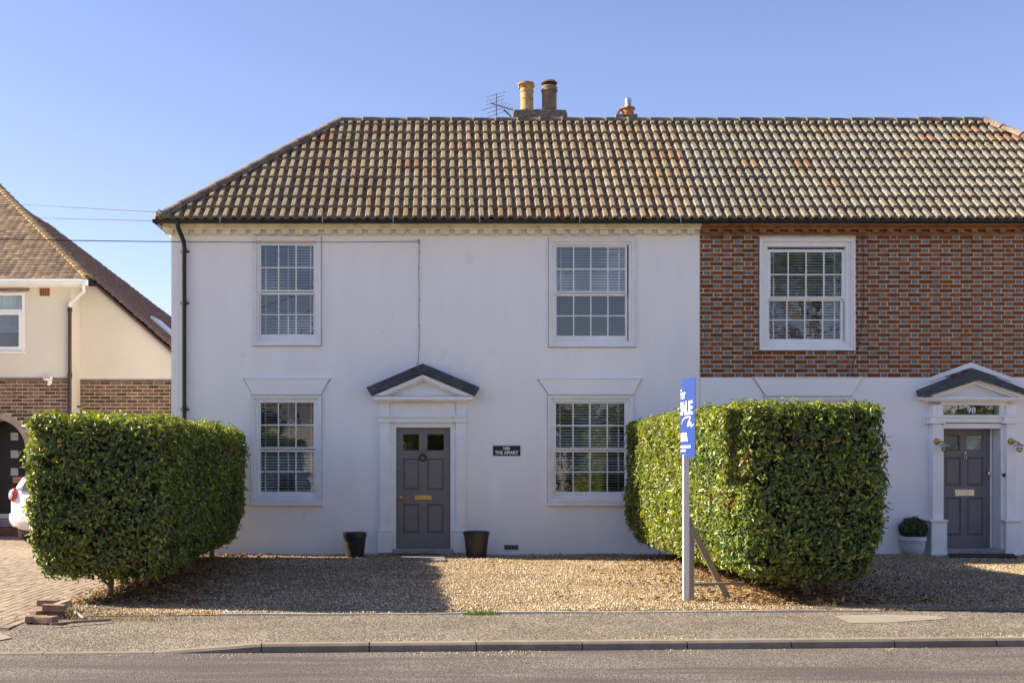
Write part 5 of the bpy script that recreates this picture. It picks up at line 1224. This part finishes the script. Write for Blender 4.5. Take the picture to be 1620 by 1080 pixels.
# ------------------------------------------------------------------ pots, planter
def plant_pot(px0, px1, pytop, pybot, label):
    b = G((px0 + px1) / 2, pybot); d = D + b.y; r = (px1 - px0) / 2 * d / F; h = H - (pytop - CY) * d / F
    o = empty('plant_pot', label, 'pot', (b.x, b.y + r * .8, .01), 'empty black pots beside the central door')
    mb = MB(); mb.lathe([(r * .74, 0), (r * .86, h * .5), (r * .92, h * .8), (r * .93, h * .82), (r * .98, h * .83), (r * 1.0, h * .985), (r * .97, h), (r * .90, h * .99), (r * .84, h * .6), (r * .82, h * .55)], (0, 0, 0), 32); mb.build('shell', POTP, o, smooth=True)
    mb = MB(); mb.lathe([(r * .84, h * .6), (r * .3, h * .64)], (0, 0, 0), 24); mb.build('compost', SOIL, o)
plant_pot(540, 579.5, 843.5, 884, 'empty black plant pot left of the central door'); plant_pot(733, 775.5, 842, 884, 'empty black plant pot right of the central door')
b = G(1452, 880); r = (1475 - 1433) / 2 * (D + b.y) / F; pc = Vector((b.x, b.y + .2, .01)); pn = empty('planter', 'pale rounded planter left of the door numbered 98', 'planter', pc)
h = fz(850, b.y)
mb = MB(); mb.lathe([(r * .55, 0), (r * .74, h * .15), (r * .86, h * .45), (r * .9, h * .74), (r * .92, h * .76), (r * 1.0, h * .78), (r * 1.0, h * .98), (r * .97, h), (r * .88, h), (r * .86, h * .8)], (0, 0, 0), 36); mb.build('bowl', PLANTER, pn, smooth=True)
mb = MB(); mb.lathe([(r * .87, h * .82), (r * .3, h * .9)], (0, 0, 0), 20); mb.build('soil', SOIL, pn)
sh = empty('box_shrub', 'small round green shrub growing in the pale planter', 'shrub', pc + Vector((0, 0, h * .85)))
n = 2600; u = rng.normal(size=(n, 3)); u /= np.linalg.norm(u, axis=1)[:, None]; rr = .215 * (1 - .35 * rng.random(n) ** 2) * (1 + .12 * np.sin(u[:, 0] * 7) * np.cos(u[:, 2] * 6))
tag(leaves('foliage', u * rr[:, None] * np.array([1, 1, .88]) + np.array([0, 0, .17]), u, (.022, .042), palette(n, [(.045, .075, .015), (.075, .11, .02), (.03, .05, .012), (.15, .17, .04)], [4, 3, 3, 1]), LEAFM, sh, aspect=.55), kind='stuff')
mb = MB(); mb.tube([(0, 0, -.06), (0, 0, .15)], .012, 6); mb.build('stem', BARK, sh)

# ------------------------------------------------------------------ loose bricks at the drive corner, litter, weeds
lb = MB(); lb.box(-.107, .107, -.051, .051, 0, .065)
lbm = lb.mesh('loose_brick', brickmat('old_loose_brick', (.24, .14, .095), (.36, .24, .17), .35, (8, .55, .72, (.14, .10, .08))))
def loose(px, py, z, rz, ry, lab, rx=0):
    g = G(px, py, z); o = inst('loose_brick', lbm, None, (g.x, g.y, z)); o.rotation_euler = (rx, ry, rz)
    b_ = o.modifiers.new('bevel', 'BEVEL'); b_.width = .006; b_.segments = 2
    return tag(o, lab, 'brick', 'loose bricks at the corner of the drive')
loose(57, 984, .0, .35, .04, 'loose brick lying lowest and furthest left of the small pile'); loose(73, 985, .0, -.3, -.05, 'broken loose brick at the kerb side of the small pile')
loose(64, 975, .005, 1.1, .06, 'loose brick end-on at the left of the small pile'); loose(82, 975, .0, .2, 0, 'loose brick under the topmost ones of the small pile')
loose(85, 966, .068, .12, .05, 'loose brick lying topmost on the small pile'); loose(97, 962, .055, .75, -.25, 'tilted loose brick leaning at the right top of the small pile'); loose(76, 958, .06, .1, .02, 'loose brick at the back of the small pile')
mb = MB(); a, b = G(80, 987, .02), G(175, 980, .02); mb.tube([a, a.lerp(b, .5) + Vector((0, 0, .005)), b], .012, 6); tag(mb.build('dead_stick', BARK), 'thin dead stick lying beside the loose bricks', 'stick')
mb = MB(); a, b = G(118, 968, .04), G(133, 977, .02); mb.tube([a, b], [.02, .012], 6); tag(mb.build('dead_stick', STAKEW), 'short pale stick among the debris under the left hedge', 'stick')
def tuft(px, py, n, hgt, cols, label, name='grass_tuft', sx=.1):
    c = G(px, py); V = np.zeros((n, 3, 3)); a = rng.normal(0, 1, (n, 2)) * np.array([sx, .03]); l = hgt * (.5 + .7 * rng.random(n)); dx = rng.normal(0, .5, (n, 2)) * l[:, None]
    base = np.array([c.x, c.y, .0]) + np.concatenate([a, np.zeros((n, 1))], 1)
    V[:, 0] = base + np.array([-.004, 0, 0]); V[:, 1] = base + np.array([.004, 0, 0]); V[:, 2] = base + np.stack([dx[:, 0], dx[:, 1], l], 1)
    return tag(soup(name, V, [(0, 1, 2)], palette(n, cols, [1] * len(cols)), GRASSM if cols[0][1] > cols[0][0] else PEBBLE, 3), label, 'grass', kind='stuff')
tuft(762, 972, 160, .06, [(.10, .16, .02), (.15, .2, .03)], 'small green grass tuft on the gravel edge')
DRY = [(.42, .30, .13), (.52, .40, .2), (.30, .2, .09)]
tuft(170, 981, 220, .07, DRY, 'dry grass along the footway by the loose bricks', sx=.45); tuft(110, 975, 90, .12, DRY, 'dry straw beside the loose bricks', sx=.12)
tuft(1180, 955, 260, .06, DRY, 'dry grass around the foot of the sale board brace', sx=.45); tuft(1306, 966, 40, .10, DRY, 'dry grass sprig at the end of the edging strip', sx=.05); tuft(226, 942, 30, .1, [(.12, .2, .03)], 'green weed below the left hedge', sx=.04)
mb = MB(); c = G(510, 1031, -.08); mb.add([(c.x - .03, c.y, -.083), (c.x + .03, c.y - .01, -.083), (c.x + .025, c.y + .03, -.06), (c.x - .02, c.y + .025, -.05), (c.x, c.y + .01, -.045)], [(0, 1, 4), (1, 2, 4), (2, 3, 4), (3, 0, 4)])
tag(mb.build('litter_scrap', REDS), 'small crumpled red scrap in the road gutter', 'litter')

# ------------------------------------------------------------------ car on the drive
def build_car(loc_, heading):
    car = empty('parked_car', 'silver white hatchback on the drive, mostly hidden behind the left hedge', 'car', loc_); car.rotation_euler = (0, 0, heading)
    # stations along the length: x, half width, sill z, shoulder z, roof z, roof half width
    S = [(0.00, .66, .42, .86, .90, .50), (0.06, .76, .30, .96, 1.10, .56), (.22, .80, .24, .99, 1.36, .58), (.55, .815, .22, .99, 1.47, .60), (1.1, .815, .22, .98, 1.50, .61), (1.7, .815, .22, .97, 1.49, .60),
         (2.15, .815, .22, .96, 1.38, .57), (2.6, .81, .22, .94, 1.06, .60), (2.95, .79, .22, .90, .95, .62), (3.3, .74, .25, .80, .84, .55), (3.48, .64, .34, .62, .68, .45)]
    rings = []
    for (x, w, zs, zb, zr, wr) in S:
        rings.append([(x, y, z) for y, z in ((0, zs), (w * .7, zs), (w * .95, zs + .04), (w, (zs + zb) / 2), (w * .985, zb - .03), (w * .95, zb + .01), (wr + (w - wr) * .25, zb + (zr - zb) * .75), (wr * .9, zr - .01), (0, zr + .02))])
    mb = MB(); vs = []; n = len(rings[0])
    for r_ in rings: vs += r_ + [(x, -y, z) for x, y, z in r_[1:-1][::-1]]
    m = 2 * n - 2; fs = [(i * m + k, i * m + (k + 1) % m, (i + 1) * m + (k + 1) % m, (i + 1) * m + k) for i in range(len(rings) - 1) for k in range(m)]
    fs += [tuple(range(m)), tuple(range((len(rings) - 1) * m, len(rings) * m))]
    mb.add(vs, fs); body = mb.build('body', CARP, car, smooth=True); sm = body.modifiers.new('subdivide', 'SUBSURF'); sm.levels = 2; sm.render_levels = 2
    mb = MB(); mb.add([(-.012, -.52, 1.0), (-.012, .52, 1.0), (.19, .46, 1.36), (.19, -.46, 1.36)], [(0, 1, 2, 3)]); mb.build('rear_window', DKGLASS, car)
    for s in (-1, 1):
        for (a, b, c_, d2) in ((.5, 1.12, .62, 1.12), (1.17, 2.25, 1.17, 1.95)):
            mb = MB(); mb.add([(a, s * .80, 1.01), (b, s * .80, 1.0), (d2, s * .665, 1.38), (c_, s * .665, 1.38)], [(0, 1, 2, 3)]); mb.build('side_window', DKGLASS, car)
        for xw in (.62, 2.9):
            mb = MB(); mb.lathe([(.20, -.10), (.29, -.10), (.305, -.07), (.305, .07), (.29, .10), (.20, .10)], (xw, s * .74, .305), 28, 'y'); ty = mb.build('wheel', TYRE, car, smooth=True)
            mb = MB(); mb.lathe([(.02, .085), (.05, .10), (.06, .07), (.19, .075), (.205, .103), (.205, .06)], (xw, s * .74, .305), 24, 'y') if s > 0 else mb.lathe([(.02, -.085), (.05, -.10), (.06, -.07), (.19, -.075), (.205, -.103), (.205, -.06)], (xw, s * .74, .305), 24, 'y'); mb.build('rim', STEEL, ty, smooth=True)
            mb = MB(); pts = [(xw + .36 * math.cos(a), s * .813, .31 + .36 * math.sin(a)) for a in [math.pi * k / 14 for k in range(15)]]; mb.tube(pts, .03, 6); mb.build('wheel_arch', BLACKP, car, smooth=True)
        # tail lamp: round red lens with grey centre on the corner
        c_ = Vector((.035, s * .655, .93)); nr_ = Vector((-.93, s * .32, .12)).normalized(); q = nr_.to_track_quat('Z', 'Y').to_matrix().to_4x4()
        mb = MB(); mb.lathe([(.125, -.05), (.125, .01), (.10, .035), (.05, .045)], (0, 0, 0), 28); l_ = mb.build('tail_lamp', REDL, car, smooth=True); l_.matrix_basis = Matrix.Translation(c_) @ q
        mb = MB(); mb.lathe([(.078, .03), (.078, .05), (.06, .06), (.03, .064)], (0, 0, 0), 24); i_ = mb.build('reversing_lens', GREYL, l_, smooth=True)
        mb = MB(); mb.tube([(.082 * math.cos(a), .082 * math.sin(a), .045) for a in [2 * math.pi * k / 24 for k in range(25)]], .007, 6); mb.build('lamp_ring', CHROME, l_, smooth=True)
        mb = MB(); mb.lathe([(.09, -.04), (.09, .02), (.05, .03)], (3.33, s * .52, .72), 20, 'x'); mb.build('headlamp', GREYL, car, smooth=True)
    mb = MB(); mb.extrude([(-.02, -.66, .56), (-.02, .66, .56), (.12, .80, .56), (.3, .835, .56), (.3, .835, .50), (.12, .80, .49), (-.035, .66, .48), (-.035, -.66, .48), (.12, -.80, .49), (.3, -.835, .5), (.3, -.835, .56), (.12, -.8, .56)], (0, 0, 0), (0, 0, -.07)); 
    mb = MB(); prof = [(.32, -.832), (.12, -.80), (-.01, -.66), (-.05, -.3), (-.05, .3), (-.01, .66), (.12, .80), (.32, .832)]
    vs = []
    for (x, y) in prof:
        for (dx, z) in ((.02, .60), (-.035, .57), (-.045, .50), (-.02, .42), (.05, .34)): vs.append((x + dx, y * (1.0 - dx * .1), z))
    mb.add(vs, [(i * 5 + k, i * 5 + k + 1, (i + 1) * 5 + k + 1, (i + 1) * 5 + k) for i in range(7) for k in range(4)]); mb.build('bumper', CARP, car, smooth=True)
    mb = MB(); mb.box(-.06, -.045, -.26, .26, .66, .77); mb.build('number_plate', mat('plate_yellow', (.75, .6, .08), .4, .02, 3), car)
    mb = MB(); mb.box(.2, 3.2, -.68, .68, .2, .3); mb.build('underbody', BLACKP, car)
    return car
hd_ = R(62); c0 = Vector((-7.22, 1.98, 0.0))
build_car((c0.x, c0.y, 0.0), hd_)
# low brick pier beside the car
bp = empty('garden_pier', 'low brick pier with flat red coping behind the parked car', 'pier', (fx(33, 3.6) + .03, 3.75, 0))
mb = MB(); mb.box(-.10, .11, -.11, .11, 0, 1.12); mb.build('shaft', BRICKN, bp); mb = MB(); mb.box(-.19, .30, -.16, .16, 1.12, 1.24); mb.build('coping', mat('red_coping', (.25, .11, .06), .9, .2, 8), bp, bevel=.01)

# ------------------------------------------------------------------ across the road (what the windows mirror)
def tree(label, c, hgt, rad, n, cols, group):
    t = empty('street_tree', label, 'tree', c, group)
    mb = MB(); mb.tube([(0, 0, -.1), (.05, 0, hgt * .25), (-.05, .1, hgt * .5), (0, 0, hgt * .8)], [rad * .09, rad * .07, rad * .05, rad * .02], 10); mb.build('trunk', BARK, t, smooth=True)
    for k in range(7):
        a = k * .9; z = hgt * (.28 + .06 * k); mb = MB(); mb.tube([(0, 0, z), (rad * .4 * math.cos(a), rad * .4 * math.sin(a), z + hgt * .1), (rad * .75 * math.cos(a), rad * .75 * math.sin(a), z + hgt * .16)], [rad * .035, rad * .022, rad * .01], 6); mb.build('limb', BARK, t)
    P = []; N_ = []
    for k in range(26):
        u = rng.normal(size=3); u /= np.linalg.norm(u); cc = u * np.array([rad, rad, hgt * .33]) * (.45 + .45 * rng.random()) + np.array([0, 0, hgt * .62]); r_ = rad * (.28 + .2 * rng.random())
        q = rng.normal(size=(n // 26, 3)); q /= np.linalg.norm(q, axis=1)[:, None]; P.append(cc + q * r_ * (.6 + .4 * rng.random((len(q), 1)))); N_.append(q)
    P = np.concatenate(P); N_ = np.concatenate(N_); tag(leaves('crown', P, N_, (.14, .24), palette(len(P), cols, [1] * len(cols)), TREELEAF, t, aspect=.6), kind='stuff')
TC = [(.07, .10, .02), (.11, .14, .025), (.05, .07, .015)]
tree('tall leafy tree across the road mirrored in the brick house window', (20.5, -45, 0), 15, 6.0, 9000, TC, 'trees across the road'); tree('spreading tree across the road mirrored in the fanlight', (30, -42, 0), 11, 5.0, 16000, TC, 'trees across the road')
tree('low tree across the road mirrored in the ground floor windows', (9, -40, 0), 5.2, 3.2, 6000, TC, 'trees across the road'); tree('bushy tree across the road mirrored beside the house roof', (-10.5, -36, 0), 5.0, 3.0, 6000, TC, 'trees across the road'); tree('small tree across the road mirrored in the central door glass', (-1.5, -38, 0), 4.6, 2.8, 5000, TC, 'trees across the road')
n = 26000; x = rng.uniform(-70, 90, n); top_ = 4.6 + 1.3 * np.sin(x * .35) + .8 * np.sin(x * 1.1 + 1) + .4 * np.sin(x * 2.7)
P = np.stack([x, -57 + rng.uniform(-1.5, 1.5, n), top_ * rng.random(n) ** .8], 1); Nn = np.tile(np.array([0, .8, .4]), (n, 1))
tag(leaves('far_tree_belt', P, Nn, (.35, .7), palette(n, TC, [1] * 3), TREELEAF, None, spread=1.2, aspect=.6), 'belt of greenery beyond the far side of the road', 'trees', kind='stuff')
oh = empty('opposite_house', 'brown roofed house across the road mirrored in the upstairs window', 'house', (-6, -47, 0))
mb = MB(); mb.box(-5, 5, -8, 0, 0, 5.2); mb.build('wall', CREAMR, oh); mb = MB(); mb.prism([(-5.4, 5.1), (5.4, 5.1), (0, 9.6)], -8.4, .4); mb.build('roof', CLAYD, oh)
for xx in (-3, 3):
    for zz in (1, 3.4): mb = MB(); mb.box(xx - .7, xx + .7, 0, .03, zz, zz + 1.2); mb.build('window', DKGLASS, oh)
mb = MB(); mb.tube([(-8.0, -30.5, -.1), (-8.0, -30.5, 9.5)], [.14, .10], 10); tag(mb.build('telegraph_pole', OAKPOST, smooth=True), 'wooden telegraph pole across the road mirrored in the upstairs window', 'pole')
